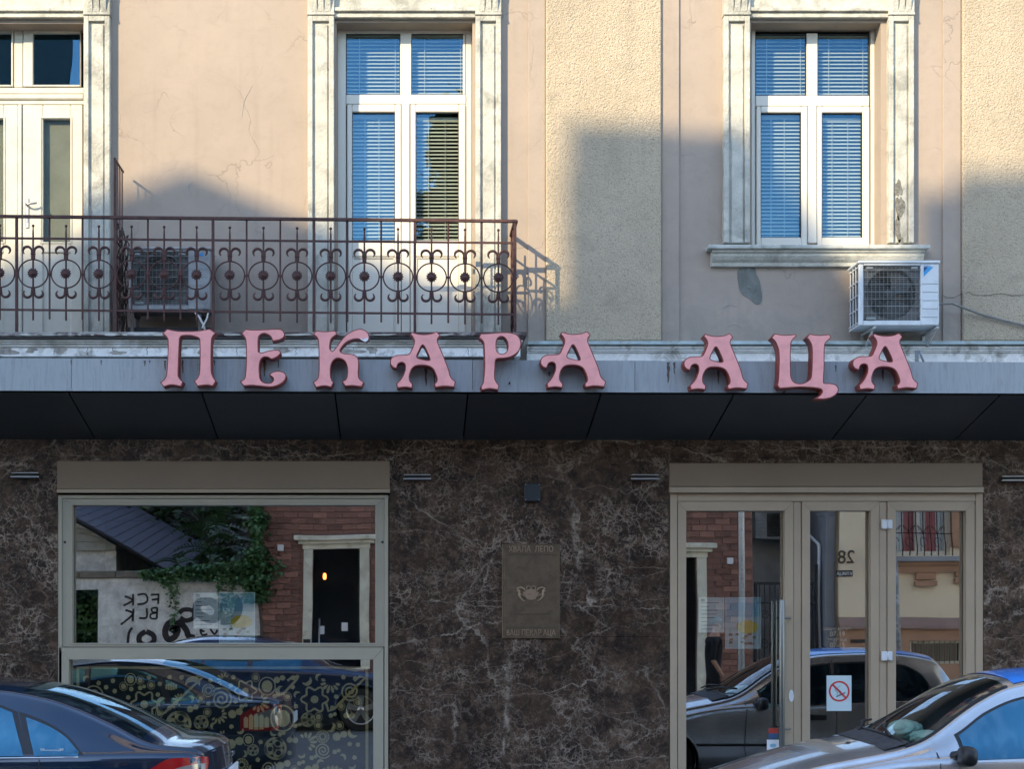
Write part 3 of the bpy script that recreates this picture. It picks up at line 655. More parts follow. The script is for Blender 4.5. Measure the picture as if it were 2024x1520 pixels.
# ---------------------------------------------------------------- the nine letters
def smooth_poly(pts, n=5):
    out = []; L = len(pts)
    for i in range(L):
        p0, p1, p2, p3 = [pts[(i + k) % L] for k in (-1, 0, 1, 2)]
        c1, c2 = len(p1) > 2, len(p2) > 2
        a, b = Vector(p1[:2]), Vector(p2[:2])
        t1 = (b - a) if c1 else (b - Vector(p0[:2])) * .5; t2 = (b - a) if c2 else (Vector(p3[:2]) - a) * .5
        m_ = n if (b - a).length > 6 else 2
        for k in range(m_):
            s = k / m_; h = (2 * s ** 3 - 3 * s ** 2 + 1, s ** 3 - 2 * s ** 2 + s, -2 * s ** 3 + 3 * s ** 2, s ** 3 - s ** 2)
            out.append(a * h[0] + t1 * h[1] + b * h[2] + t2 * h[3])
    return out
c = 'c'
GL = {
 'pe': (4.048, 280, 620, [[(163,158,c),(205,120,c),(250,131),(300,138),(400,139),(480,132),(545,120,c),(596,155,c),(570,185),(560,230),(558,420),(566,490),(596,540,c),(570,582,c),(520,573),(445,582,c),(418,540,c),(450,505),(463,440),(464,230),(455,195,c),(400,178),(330,178),(308,195),(303,240),(294,470),(302,512),(333,545,c),(315,584,c),(240,572),(175,588,c),(148,550,c),(183,520),(200,460),(210,240),(198,188)]]),
 'ie': (4.048, 280, 620, [[(797,158,c),(830,123,c),(900,128),(1000,125),(1110,123),(1143,155),(1138,190),(1100,212),(1045,222,c),(1035,190),(1010,168),(975,160),(945,175),(935,205),(935,303,c),(960,312),(1000,300),(1040,291),(1095,291),(1113,312),(1100,335),(1060,360),(1033,365,c),(1010,350),(975,350),(952,375),(943,420),(945,490),(955,530),(985,552),(1022,555),(1048,540),(1050,515),(1018,490,c),(1045,468),(1090,458),(1138,470),(1157,500),(1140,540),(1100,570),(1040,588),(950,582),(880,576),(815,580,c),(785,545,c),(820,520),(830,480),(836,350),(832,220),(820,185)]]),
 'ka': (4.048, 280, 620, [[(1372,165,c),(1395,136,c),(1450,141),(1500,140),(1550,133,c),(1566,165,c),(1530,190),(1512,220),(1508,280),(1525,300,c),(1545,282),(1590,220),(1640,165),(1700,132),(1760,122),(1808,148),(1823,195),(1800,217,c),(1760,207),(1700,205),(1640,230),(1600,272),(1590,300),(1620,317),(1680,322),(1725,345),(1738,390),(1735,480),(1745,520),(1780,550,c),(1760,587,c),(1690,578),(1628,582,c),(1603,545,c),(1635,520),(1645,470),(1638,410),(1615,372),(1575,358),(1540,372),(1517,410),(1512,470),(1518,520),(1537,550,c),(1520,590,c),(1460,580),(1395,592,c),(1370,550,c),(1405,520),(1416,470),(1416,300),(1412,220),(1400,190)]]),
 'a': (4.048, 740, 620, [[(285,165,c),(300,146,c),(345,160),(400,165),(455,158),(500,141,c),(528,175,c),(510,197),(507,225),(522,262),(590,430),(612,505),(651,545,c),(640,590,c),(560,582),(487,592,c),(478,562,c),(500,535),(492,490),(465,440),(420,418),(360,415),(320,425),(295,455),(282,500),(285,535),(308,562,c),(303,597,c),(245,590),(185,597,c),(175,560,c),(205,530),(230,490),(246,440),(240,402),(215,392),(190,405),(180,440,c),(145,428),(125,395),(135,355),(175,332),(230,328),(275,322),(295,290),(318,230),(308,192)], [(385,253),(408,280),(441,358),(432,372),(400,368),(352,355),(342,338),(362,290)]]),
 'er': (4.048, 740, 620, [[(835,192,c),(850,160,c),(920,156),(1000,150),(1080,150),(1140,168),(1170,210),(1172,260),(1150,308),(1100,343),(1040,358),(985,362),(970,378),(967,430),(966,520),(1000,577,c),(990,612,c),(920,602),(860,614,c),(848,587,c),(868,550),(875,500),(880,400),(875,250),(862,215)], [(1000,188),(1030,187),(1056,212),(1067,250),(1061,295),(1035,320),(1005,318),(982,298),(976,260),(979,215)]]),
 'tse': (3.748, 1320, 620, [[(765,180,c),(790,147,c),(850,156),(900,156),(945,151,c),(957,166,c),(925,195),(912,240),(910,400),(915,470),(935,505),(980,518),(1020,507),(1055,480),(1065,420),(1067,260),(1050,205),(1025,178,c),(1050,149,c),(1110,158),(1160,156),(1198,151,c),(1212,178,c),(1175,212),(1162,250),(1160,400),(1155,500),(1165,514),(1200,515),(1245,527),(1265,557),(1255,590),(1220,618),(1160,634),(1080,632,c),(1120,610),(1143,580),(1130,560),(1080,550),(980,545),(900,550),(830,556,c),(810,530),(818,480),(822,300),(806,232),(788,200)]]),
}
LET = [('pe', 'П', 0, 0, 1, 'pink letter П, first of the sign at the left end'), ('ie', 'Е', 0, 0, 1, 'pink letter Е, between П and К'),
       ('ka', 'К', 0, 0, 1, 'pink letter К whose upper arm tip shows a white peeled patch'), ('a', 'А', 0, 0, 1, 'pink letter А standing between К and Р'),
       ('er', 'Р', 0, 0, 1, 'pink letter Р overlapping the end of the balcony slab'), ('a', 'А', 297, -.5, 1, 'pink letter А that ends the first word, right of Р'),
       ('a', 'А', 579.5, 3.5, .985, 'pink letter А that begins the short second word'), ('tse', 'Ц', 0, 0, 1, 'pink letter Ц whose tail hangs below the grey fascia'),
       ('a', 'А', 914, 3.0, 1, 'pink letter А under the air conditioner, last of the sign')]
YL0, YL1 = yc - .035, yc - .165
for key, ch, dx, dy, sc_, lab in LET:
    s, ox, oy, loops = GL[key]
    def tr(p): return W(ox + p[0] / s + dx, oy + p[1] / s + dy, YL1)
    loops = [[tr(p) for p in smooth_poly(l)] for l in loops]
    if sc_ != 1:
        cx = sum(p[0] for p in loops[0]) / len(loops[0]); loops = [[(cx + (p[0] - cx) * sc_, p[1]) for p in l] for l in loops]
    xs_ = [p[0] for p in loops[0]]; zs_ = [p[1] for p in loops[0]]; base = ((min(xs_) + max(xs_)) / 2, YL0, min(zs_))
    T = thing('sign_letter', lab, 'letter', base, 'pink letters of the shop sign')
    def curve_mesh(off, y0, y1, bev):
        cu = bpy.data.curves.new('t', 'CURVE'); cu.dimensions = '2D'; cu.fill_mode = 'BOTH'; cu.extrude = (y0 - y1) / 2 - bev; cu.bevel_depth = bev; cu.bevel_resolution = 1; cu.offset = off
        for l in loops:
            sp = cu.splines.new('POLY'); sp.points.add(len(l) - 1); sp.use_cyclic_u = True
            for q, p in zip(sp.points, l): q.co = (p[0] - base[0], p[1] - base[2], 0, 1)
        o = bpy.data.objects.new('t', cu); me = bpy.data.meshes.new_from_object(o); bpy.data.objects.remove(o)
        me.transform(Matrix.Translation((0, (y0 + y1) / 2 - base[1], 0)) @ Matrix.Rotation(R(90), 4, 'X')); return me
    me = curve_mesh(.0, YL0, YL1, .0006); me.materials.clear(); me.materials.append(m_pinkside); me.shade_flat(); link('body', me, T)
    me = curve_mesh(-.008, YL1 + .004, YL1 - .003, .0008); me.materials.clear(); me.materials.append(m_pink); link('face', me, T)
    pg = MB()
    for fx in (.3, .7): x = min(xs_) + (max(xs_) - min(xs_)) * fx; 
    for f in (.25, .75):
        x = min(xs_) + (max(xs_) - min(xs_)) * f; pg.tube([(x, yc, min(zs_) + .08), (x, YL0 - .02, min(zs_) + .08)], .006, 6)
    pg.build('fixing_pin', m_iron, T)
    if key == 'ka':
        x, z = tr((1785, 206)); MB().prism([(x - .045, z + .012), (x - .01, z + .0), (x + .03, z + .018), (x + .028, z - .006), (x + .006, z - .022), (x - .03, z - .004)], YL1 - .0065, YL1 - .002).build('peeled_patch', m_white, T)
# ---------------------------------------------------------------- balcony railing
yr = -.55
X = lambda px: WX(px, yr)
def Z(py, px): return WZ(py + 9.5 * (px - 320) / 1000, yr)     # the balcony hangs a little lower at its right end
RL = thing('balcony_railing', 'red-brown wrought iron railing with rings and rosettes along the balcony', 'railing', (X(400), yr, zfl))
def rail(name, px0, px1, py, hh, hw, y=yr):
    a, b = X(px0), X(px1); v = []
    for (x, p) in ((a, px0), (b, px1)):
        zc_ = Z(py, p)
        v += [(x, y - hw, zc_ - hh), (x, y + hw, zc_ - hh), (x, y + hw, zc_ + hh), (x, y - hw, zc_ + hh)]
    return MB().add(v, [(0, 1, 2, 3), (7, 6, 5, 4), (0, 4, 5, 1), (1, 5, 6, 2), (2, 6, 7, 3), (3, 7, 4, 0)]).build(name, m_iron, RL)
PX0 = -360
rail('top_rail', PX0, 1021, 430.5, .011, .022); rail('rail', PX0, 1018, 473.5, .0085, .008); rail('rail', PX0, 1018, 615, .0085, .008)
posts = [-364, -166, 33, 228, 421, 620.5, 820, 1018]
pz = lambda p: (zfl, Z(430, p) - .008)
def at(mb, name, base):
    return mb.build(name, m_iron, RL, base=base)
for p in posts:
    b = (X(p), yr, zfl); at(MB().box(b[0] - .012, b[0] + .012, yr - .012, yr + .012, zfl - .0, Z(430, p) - .009, .002), 'post', b)
# one unit of ornament, centred on the rosette
def unit_parts(cx, cz):
    P_ = {}
    mb = MB(); zt = cz + .414; zb = cz - .405
    mb.tube([(cx, yr, zb), (cx, yr, zb + .01), (cx, yr, zt - .07), (cx, yr, zt - .01)], [.008, .0085, .0085, .005], 8)
    mb.lathe((cx, yr, zt), [(.002, -.014), (.010, -.008), (.013, 0), (.010, .008), (.002, .013)], 'z', 10); P_['spike_bar'] = mb
    mb = MB(); r = .122; mb.tube([(cx + (r + .006) * math.cos(q / 32 * 6.2832), yr, cz + r * math.sin(q / 32 * 6.2832)) for q in range(32)], .0068, 6, closed=True); P_['ring'] = mb
    mb = MB(); n = 13
    pts = []
    for k in range(n * 2):
        q = math.pi * k / n; rr = .050 if k % 2 == 0 else .038; pts.append((cx + rr * math.cos(q), cz + rr * math.sin(q)))
    mb.prism(pts, yr - .018, yr - .010); mb.lathe((cx, yr - .018, cz), [(.033, 0), (.030, -.006), (.018, -.005), (.016, -.012), (.004, -.016)], 'y', 14)
    for k in range(n): q = 2 * math.pi * (k + .5) / n; mb.tube([(cx + .016 * math.cos(q), yr - .021, cz + .016 * math.sin(q)), (cx + .036 * math.cos(q), yr - .021, cz + .036 * math.sin(q))], .0035, 5)
    P_['rosette'] = mb
    for up in (1, -1):
        for s in (-1, 1):
            mb = MB(); z0 = cz + up * .122; H = .075 if up > 0 else .05; R_ = .040 if up > 0 else .038
            path = [(cx + s * .010, z0), (cx + s * .011, z0 + up * .03), (cx + s * .012, z0 + up * H)]
            c0 = (cx + s * (.012 + R_), z0 + up * H); rad = [.008, .009, .009]
            for k in range(1, 13):
                q = math.pi * (1 - k / 12 * 1.28); rr = R_ * (1 - .12 * k / 12)
                path.append((c0[0] + s * rr * math.cos(q), c0[1] + up * rr * math.sin(q) * .95)); rad.append(.0095 + .003 * math.sin(math.pi * k / 13) - .006 * max(0, (k - 8) / 4))
            mb.tube([(a, yr, b) for a, b in path], rad, 6); P_[('scroll', up, s)] = mb
        mb = MB(); mb.box(cx - .021, cx + .021, yr - .013, yr + .013, cz + up * .170 - .006, cz + up * .170 + .006, .003).box(cx - .016, cx + .016, yr - .011, yr + .011, cz + up * .128 - .004, cz + up * .128 + .03 * up, .003); P_[('collar', up)] = mb
    return P_
proto = {}
ros = []
for a, b in zip(posts, posts[1:]):
    for k in (1, 3, 5): ros.append(a + (b - a) * k / 6)
for i, p in enumerate(ros):
    cx, cz = X(p), Z(543.0, p)
    if not proto:
        for k, mb in unit_parts(cx, cz).items():
            proto[k] = at(mb, k if isinstance(k, str) else k[0], (cx, yr, cz))
    else:
        for k, o in proto.items():
            n = o.copy(); COL.objects.link(n); n.location = Vector((cx, yr, cz)) - wpos(RL)
plainp = None
for a, b in zip(posts, posts[1:]):
    for k in (2, 4):
        p = a + (b - a) * k / 6; base = Vector((X(p), yr, Z(430, p)))
        if plainp is None:
            l = base.z - Z(633, p); mb = MB().tube([(base.x, yr, base.z - l), (base.x, yr, base.z - l + .01), (base.x, yr, base.z - .008)], [.0075, .0085, .0085], 8)
            plainp = at(mb, 'bar', base)
        else:
            n = plainp.copy(); COL.objects.link(n); n.location = base - wpos(RL)
# little ties between rings, on bars and posts
tiep = None
for p in [a + (b - a) * k / 6 for a, b in zip(posts, posts[1:]) for k in (0, 2, 4)] + [1018]:
    base = Vector((X(p), yr, Z(543.0, p)))
    if tiep is None: tiep = at(MB().box(base.x - .020, base.x + .020, yr - .013, yr + .013, base.z - .008, base.z + .008, .003), 'tie', base)
    else: n = tiep.copy(); COL.objects.link(n); n.location = base - wpos(RL)
# return to the wall at the right end
def ret(px, name, zpy0, hh, y0=yr, y1=-.005, hw=.008):
    x = X(px); z = Z(zpy0, px); MB().box(x - hw, x + hw, y0, y1, z - hh, z + hh, .002).build(name, m_iron, RL)
ret(1019, 'top_rail', 430.5, .011, hw=.02); ret(1018, 'rail', 473.5, .008, yr + .013); ret(1018, 'rail', 615, .008, yr + .013)
xr_ = X(1018); zr_ = Z(543, 1018)
for yy in (-.42, -.15):
    at(MB().tube([(xr_, yy, zr_ - .40), (xr_, yy, zr_ + .40)], .008, 8), 'spike_bar', (xr_, yy, zr_ - .4))
    at(MB().tube([(xr_, yy + .10 * math.cos(q / 24 * 6.2832), zr_ + .12 * math.sin(q / 24 * 6.2832)) for q in range(24)], .0068, 6, closed=True), 'ring', (xr_, yy, zr_))
    for up in (1, -1):
        for s in (1, -1):
            at(MB().tube([(xr_, yy + s * (.012 if k < 2 else .05 - .038 * math.cos((k - 2) / 6 * 4)), zr_ + up * (.12 + (.07 * k / 2 if k < 2 else .07 + .038 * math.sin((k - 2) / 6 * 4)))) for k in range(9)], .008, 6), 'scroll', (xr_, yy, zr_))
for yy in (-.29, -.03): at(MB().tube([(xr_, yy, Z(633, 1018)), (xr_, yy, Z(430, 1018))], .008, 8), 'bar', (xr_, yy, zr_))
# tall divider between the two halves of the balcony
DV = thing('balcony_divider', 'tall red-brown iron screen dividing the balcony beside the left pilaster', 'railing', (X(228), yr, zfl))
xd = X(226)
zt0 = WZ(311, -.53)
d_ = MB().box(xd - .010, xd + .010, yr + .014, yr + .034, zfl, zt0 - .0, .003); d_.build('post', m_iron, DV)
MB().box(xd - .006, xd + .006, yr + .041, -.09, zt0 - .02, zt0, .003).build('rail', m_iron, DV)
for z in (Z(473, 228), Z(615, 228)): MB().box(xd - .005, xd + .005, yr + .041, -.09, z - .009, z + .009, .002).build('rail', m_iron, DV)
for k, yy in enumerate((-.46, -.38, -.30, -.22, -.14)):
    MB().tube([(xd, yy, zfl + .08), (xd, yy, zt0 - .021)], .0048, 8).build('bar', m_iron, DV)
    if k % 2: MB().tube([(xd, yy + .05 * math.cos(q / 20 * 6.28), Z(543, 228) + .1 * math.sin(q / 20 * 6.28)) for q in range(20)], .007, 6, closed=True).build('ring', m_iron, DV)
# dark dried climber stuck in the divider
cl = MB(); rnd = random.Random(4)
for k in range(9):
    pts = []; yy = rnd.uniform(-.5, -.12); xx = xd + .02
    for q in range(12): pts.append((xx + rnd.uniform(-.015, .035), yy + rnd.uniform(-.03, .03), zfl + .02 + q * .085)); yy += rnd.uniform(-.05, .05); yy = min(-.08, max(-.52, yy))
    cl.tube(pts, .006, 5)
for k in range(140):
    z = rnd.choice([rnd.uniform(zfl, zfl + .95), rnd.uniform(zfl + .2, zfl + .6)]); yy = rnd.uniform(-.52, -.1); x = xd + rnd.uniform(.01, .05); a = rnd.uniform(0, 6.28)
    s = rnd.uniform(.012, .035); cl.add([(x, yy, z), (x + s * .6, yy + s * math.cos(a), z + s * math.sin(a)), (x + .004, yy + s * math.cos(a + .9), z + s * math.sin(a + .9))], [(0, 1, 2)])
tag(cl.build('dried_vine', M('dried_vine', (.045, .03, .025), .9, 0, .3, 20), base=(xd, -.3, zfl)), 'dark dried vine tangled in the iron divider on the balcony', 'plant')

# ---------------------------------------------------------------- air conditioners
def ac_unit(name, label, x0, x1, z0, z1, yf_, yb_, gx0, gx1, brand):
    """front face rectangle x0..x1, z0..z1 at yf_; back at yb_"""
    T = thing(name, label, 'air conditioner', ((x0 + x1) / 2, (yf_ + yb_) / 2, z0), 'air conditioners on the facade')
    H = z1 - z0; g0, g1 = z0 + .075 * H, z1 - .075 * H
    mb = MB()
    mb.box(x0, gx0 - .004, yf_, yf_ + .03, z0, z1 - .025, .008).box(gx1 + .004, x1, yf_, yf_ + .03, z0, z1 - .025, .008)
    mb.box(gx0 - .004, gx1 + .004, yf_, yf_ + .03, z0, g0, .006).box(gx0 - .004, gx1 + .004, yf_, yf_ + .03, g1, z1 - .025, .004)
    mb.box(x1 - .012, x1, yf_ + .03, yb_, z0, z1 - .025).box(gx1 + .004, gx1 + .012, yf_ + .03, yb_ - .01, z0 + .02, z1 - .03)
    mb.box(x0, x1, yf_ + .031, yb_, z0, z0 + .012)
    mb.build('casing', m_acw, T)
    MB().box(x0 - .010, x1 + .010, yf_ - .012, yb_ + .01, z1 - .024, z1, .006).build('lid', m_acw, T)
    # left side: louvred coil guard
    lm = MB()
    for k in range(4): yy = yf_ + .04 + k * (yb_ - yf_ - .07) / 3; lm.box(x0 + .002, x0 + .010, yy - .004, yy + .004, z0 + .012, z1 - .026)
    for k in range(5): zz = z0 + .03 + k * (H - .08) / 4; lm.box(x0 + .000, x0 + .011, yf_ + .032, yb_ - .003, zz - .004, zz + .004)
    lm.build('side_guard', m_acw, T)
    MB().box(x0 + .02, x0 + .04, yf_ + .035, yb_ - .005, z0 + .013, z1 - .03).box(x0 + .04, gx1, yb_ - .03, yb_ - .008, z0 + .013, z1 - .03).build('coil', m_fin, T)
    # fan shroud and fan
    cx, cz = (gx0 + gx1) / 2, (g0 + g1) / 2; r = min((gx1 - gx0), (g1 - g0)) * .46
    n = 40; vs = []; fs = []
    for k in range(n):
        q = 2 * math.pi * (k + .5) / n; vs.append((cx + r * math.cos(q), yf_ + .034, cz + r * math.sin(q)))
    for k in range(n):
        q = 2 * math.pi * (k + .5) / n; a, b = math.cos(q), math.sin(q); m_ = max(abs(a) / ((gx1 - gx0) / 2 + .004), abs(b) / ((g1 - g0) / 2 + .004)); vs.append((cx + a / m_, yf_ + .034, cz + b / m_))
    for k in range(n): vs.append((vs[k][0], yf_ + .12, vs[k][2]))
    for k in range(n): j = (k + 1) % n; fs += [(k, j, n + j, n + k), (k, j, 2 * n + j, 2 * n + k)]
    MB().add(vs, fs).build('fan_shroud', M('shroud_grey', (.11, .115, .11), .6, 0, .1, 5, dirt=(.08, .08, .08), ds=8, da=.6), T, fix=False)
    fb = MB(); fb.lathe((cx, yf_ + .07, cz), [(.045, -.015), (.055, .0), (.055, .03)], 'y', 16)
    for k in range(3):
        q0 = 2 * math.pi * k / 3; vs = []; fs = []
        for i in range(7):
            for j in range(4):
                q = q0 + i / 6 * 1.3 + j * .12; rr = .05 + (r * .93 - .05) * j / 3; vs.append((cx + rr * math.cos(q), yf_ + .06 + .035 * i / 6, cz + rr * math.sin(q)))
        for i in range(6):
            for j in range(3): fs.append((i * 4 + j, i * 4 + j + 1, i * 4 + j + 5, i * 4 + j + 4))
        fb.add(vs, fs, True)
    fb.build('fan', plain('fan_black', (.03, .032, .033), .5), T)
    # wire grille
    gm = MB(); k = 0; nz = 27
    for i in range(nz): z = g0 + (g1 - g0) * (i + .5) / nz; gm.box(gx0, gx1, yf_ + .010, yf_ + .0125, z - .0009, z + .0009)
    nx = int((gx1 - gx0) / .034)
    for i in range(1, nx): x = gx0 + (gx1 - gx0) * i / nx; gm.box(x - .0011, x + .0011, yf_ + .0128, yf_ + .016, g0, g1)
    gm.build('grille', M('grille_wire', (.26, .27, .26), .5, .2, .1, 9), T)
    gb = MB()
    for i in range(1, 8): z = g0 + (g1 - g0) * i / 7.6; gb.box(gx0 - .002, gx1 + .002, yf_ + .003, yf_ + .0095, z - .0018, z + .0018)
    for (a, b) in ((gx0 + .02, gx0 + .08), (gx1 - .08, gx1 - .02)): gb.box(a, b, yf_ - .006, yf_ + .009, g1 - .032, g1 - .012, .003)
    gb.box(gx0 + .02, gx0 + .10, yf_ - .008, yf_ + .009, g0 + .004, g0 + .03, .004)
    gb.build('grille_bar', bpy.data.materials['grille_wire'], T)
    for i in range(1, 6):
        z = z0 + (H * .72) * i / 5.6; MB().box(gx1 + .014, x1 - .012, yf_ - .003, yf_ + .001, z - .0022, z + .0022).build('panel_rib', M('rib', (.30, .32, .33), .6), T)
    if brand:
        lx = gx1 + .03; lz = z1 - .055
        MB().add([(lx, yf_ - .002, lz), (lx + .085, yf_ - .002, lz), (lx, yf_ - .002, lz - .085)], [(0, 1, 2)]).build('brand_mark', plain('logo_blue', (.03, .30, .60), .4), T)
        MB().add([(lx, yf_ - .0035, lz), (lx + .035, yf_ - .0035, lz), (lx, yf_ - .0035, lz - .045)], [(0, 1, 2)]).build('brand_mark', plain('logo_navy', (.01, .05, .20), .4), T)
        text('DAIKIN', 'lettering', lx, yf_ - .003, lz + .004, .018, plain('logo_text', (.02, .22, .5), .4), T)
    return T
def text(body, name, x, y, z, size, mat, par, align='LEFT', ext=.0004, face=-1, sx=1.0, rot=0, bold=0):
    """flat lettering standing on the plane y, read from the side face (-1 = from the street)"""
    cu = bpy.data.curves.new('t', 'FONT'); cu.body = body; cu.size = size; cu.align_x = align; cu.extrude = ext; cu.offset = bold
    o = bpy.data.objects.new('t', cu); me = bpy.data.meshes.new_from_object(o); bpy.data.objects.remove(o)
    mt = Matrix.Rotation(R(90), 4, 'X') @ Matrix.Rotation(rot, 4, 'Z') @ Matrix.Diagonal((sx, 1, 1, 1))
    if face > 0: mt = Matrix.Rotation(R(180), 4, 'Z') @ mt
    me.transform(mt); me.materials.clear(); me.materials.append(mat)
    return link(name, me, par, Vector((x, y, z)) - wpos(par) if par else (x, y, z))
ya = -.40
A1 = ac_unit('air_conditioner', 'white air conditioner with a blue mark, on brackets right of the far window', WX(1698, ya), WX(1856, ya), WZ(643, ya), WZ(515, ya), ya, -.06, WX(1708, ya), WX(1819, ya), True)
for px in (1722, 1845):
    br = MB()
    x = WX(px, -.3); z = WZ(643, ya) - .012
    br.box(x - .012, x + .012, -.42, -.001, z - .02, z + .0, .003); br.tube([(x, -.36, z - .02), (x, -.02, z - .17)], .011, 6); br.box(x - .014, x + .014, -.016, -.001, z - .20, z - .02, .002)
    br.build('bracket', M('painted_bracket', (.40, .41, .40), .6, 0, .2, 9), A1)
MB().box(WX(1857, ya), WX(1857, ya) + .03, -.30, -.12, WZ(635, ya), WZ(590, ya), .006).build('valve_cover', m_acw, A1)
ya2 = -.38
_keep = m_acw; m_acw = m_acshade
A2 = ac_unit('air_conditioner', 'white air conditioner standing low on the balcony behind the iron railing', WX(254, ya2), WX(415, ya2), WZ(612, ya2), WZ(488, ya2), ya2, -.06, WX(262, ya2), WX(371, ya2), False)
m_acw = _keep
MB().box(WX(385, ya2), WX(402, ya2), ya2 - .002, ya2, WZ(506, ya2), WZ(500, ya2)).build('brand_mark', plain('logo_blue2', (.03, .25, .55), .4), A2)
z = WZ(612, ya2)
for px in (268, 400):
    st = MB(); x = WX(px, -.2); st.box(x - .02, x + .02, -.40, -.05, z - .03, z - .001, .003)
    for yy in (-.37, -.09): st.box(x - .014, x + .014, yy - .014, yy + .014, zfl, z - .03, .003)
    st.build('stand', M('stand_metal', (.10, .10, .10), .6), A2)
MB().tube([(WX(384, ya2), ya2 - .01, WZ(616, ya2)), (WX(395, ya2), ya2 - .05, WZ(628, ya2)), (WX(404, ya2), ya2 - .05, WZ(645, ya2)), (WX(408, ya2), ya2 - .03, zfl + .01)], .010, 6).tube([(WX(412, ya2), ya2 - .01, WZ(618, ya2)), (WX(411, ya2), ya2 - .07, WZ(632, ya2)), (WX(402, ya2), ya2 - .09, WZ(652, ya2))], .008, 6).build('hose', m_white, A2)
# insulated pipe under the old unit, dark box below
tag(MB().box(WX(250, -.3), WX(418, -.3), -.30, -.02, zfl + .002, zfl + .10, .01).build('storage_crate', plain('dark_crate', (.02, .02, .022), .7), base=(WX(330, -.3), -.15, zfl)), 'black low crate under the balcony air conditioner', 'crate')
cb = MB(); pts = [(WX(1858, -.3) + .01, -.22, WZ(598, -.3))]
for k in range(1, 26):
    f = k / 25; px = 1862 + f * 330; py = 600 + 24 * (px - 1862) / 100 * 1.02 + 3 * math.sin(f * 3.1); pts.append((WX(px, -.1), -.22 + .13 * min(1, f * 4) , WZ(py, -.1)))
cb.tube(pts, .011, 8); tag(cb.build('pipe', m_cable, base=pts[0]), 'grey insulated pipe sagging right from the air conditioner along the wall', 'pipe')
# crack running right at the pipe (plaster scar on pilaster)
pts = []; rnd = random.Random(8)
for k in range(40): px = 1862 + k * 7; pts.append((WX(px), -.023 if px < 1899 else -.057, WZ(585 + 5 * math.sin(k * .7) * (1 if k < 8 else .3) + rnd.uniform(-1, 1))))
MB().tube(pts, .0022, 4).build('plaster_scar', plain('crack', (.05, .045, .04), .9), B)
# small bracket on the canopy roof behind the last letter
tag(MB().box(WX(1810, -.9), WX(1816, -.9), -.9, -.88, 3.93, WZ(692, -.9), .002).tube([(WX(1817, -.9), -.89, WZ(692, -.9)), (WX(1830, -.9), -.89, 3.94)], .010, 6).build('roof_bracket', plain('steel_dull', (.2, .22, .24), .5, .5), base=(WX(1815, -.9), -.89, 3.93)), 'small grey steel brace on the canopy roof behind the last letter', 'bracket')

# ---------------------------------------------------------------- things on the marble
ym = -.014
for (a, b, zc_, lab) in ((22, 78, 940, 'flat steel wall light left of the big shop window'), (797, 852, 944, 'flat steel wall light just right of the big shop window'), (1247, 1303, 944, 'flat steel wall light just left of the entrance doors'), (1979, 2035, 947, 'flat steel wall light right of the entrance doors, cut by the picture edge')):
    x0, x1 = WX(a, -.08), WX(b, -.08); z = WZ(zc_, -.08)
    T = thing('wall_light', lab, 'wall light', ((x0 + x1) / 2, ym, z), 'steel wall lights on the marble')
    MB().box(x0 + .03, x1 - .03, -.075, ym - .0, z - .025, z + .012, .004).build('body', plain('dark_lamp_body', (.03, .03, .03), .5), T)
    MB().box(x0, x1, -.11, ym - .01, z - .020, z - .006, .002).box(x0 + .006, x1 - .006, -.10, ym - .01, z + .016, z + .028, .002).build('fin', m_steel, T)
x0, x1, z0, z1 = WX(1036, -.05), WX(1068, -.05), WZ(991, -.05), WZ(956, -.05)
T = thing('junction_box', 'small dark blue-grey junction box high on the marble above the plaque', 'junction box', ((x0 + x1) / 2, ym, z0))
MB().box(x0, x1, -.075, ym, z0, z1, .006).build('box', plain('box_grey', (.025, .032, .04), .5), T)
for x in (x0 + .012, x1 - .012):
    for z in (z0 + .012, z1 - .012): MB().lathe((x, -.077, z), [(.005, 0), (.004, -.002)], 'y', 8).build('screw', m_steel, T)
# bronze plaque
x0, x1, z0, z1 = WX(992.5, -.03), WX(1106.5, -.03), WZ(1262.5, -.03), WZ(1076, -.03)
PQ = thing('plaque', 'dark bronze relief plaque with Cyrillic lettering on the marble wall', 'plaque', ((x0 + x1) / 2, ym, z0))
MB().box(x0, x1, ym - .025, ym, z0, z1, .004).build('plate', m_bronze, PQ)
yp = ym - .025; bx0, bx1, bz0, bz1 = x0 + .022, x1 - .022, WZ(1240, yp), WZ(1096, yp)
def rrect(a, b, c_, d, r, n=5):
    out = []
    for (cx, cz, q0) in ((b - r, d - r, 0), (a + r, d - r, 90), (a + r, c_ + r, 180), (b - r, c_ + r, 270)):
        for k in range(n + 1): q = R(q0 + 90 * k / n); out.append((cx + r * math.cos(q), cz + r * math.sin(q)))
    return out
MB().tube([(x, yp, z) for x, z in rrect(bx0, bx1, bz0, bz1, .03)], .0045, 6, closed=True).build('border', m_bronze, PQ)
cx, cz = (x0 + x1) / 2, WZ(1175, yp)
em = MB()
em.prism([(cx - .075, cz + .01), (cx - .035, cz - .045), (cx, cz - .052), (cx + .035, cz - .045), (cx + .075, cz + .01), (cx + .045, cz + .035), (cx, cz + .045), (cx - .045, cz + .035)], yp - .008, yp)
for s in (-1, 1):
    em.tube([(cx + s * x, yp - .004, cz + z) for x, z in ((.045, .02), (.065, .05), (.095, .06), (.125, .055), (.105, .03), (.108, -.005), (.10, -.03), (.075, -.055), (.055, -.06))], [.006, .009, .010, .006, .011, .013, .009, .007, .004], 8)
    em.tube([(cx + s * x, yp - .005, cz + z) for x, z in ((.13, .035), (.09, .0), (.055, -.02))], .005, 6)
    em.tube([(cx + s * (.022 + .020 * math.cos(q / 12 * 6.28)), yp - .005, cz + .055 + .017 * math.sin(q / 12 * 6.28)) for q in range(12)], .0045, 6, closed=True)
em.build('emblem', m_bronze2, PQ)
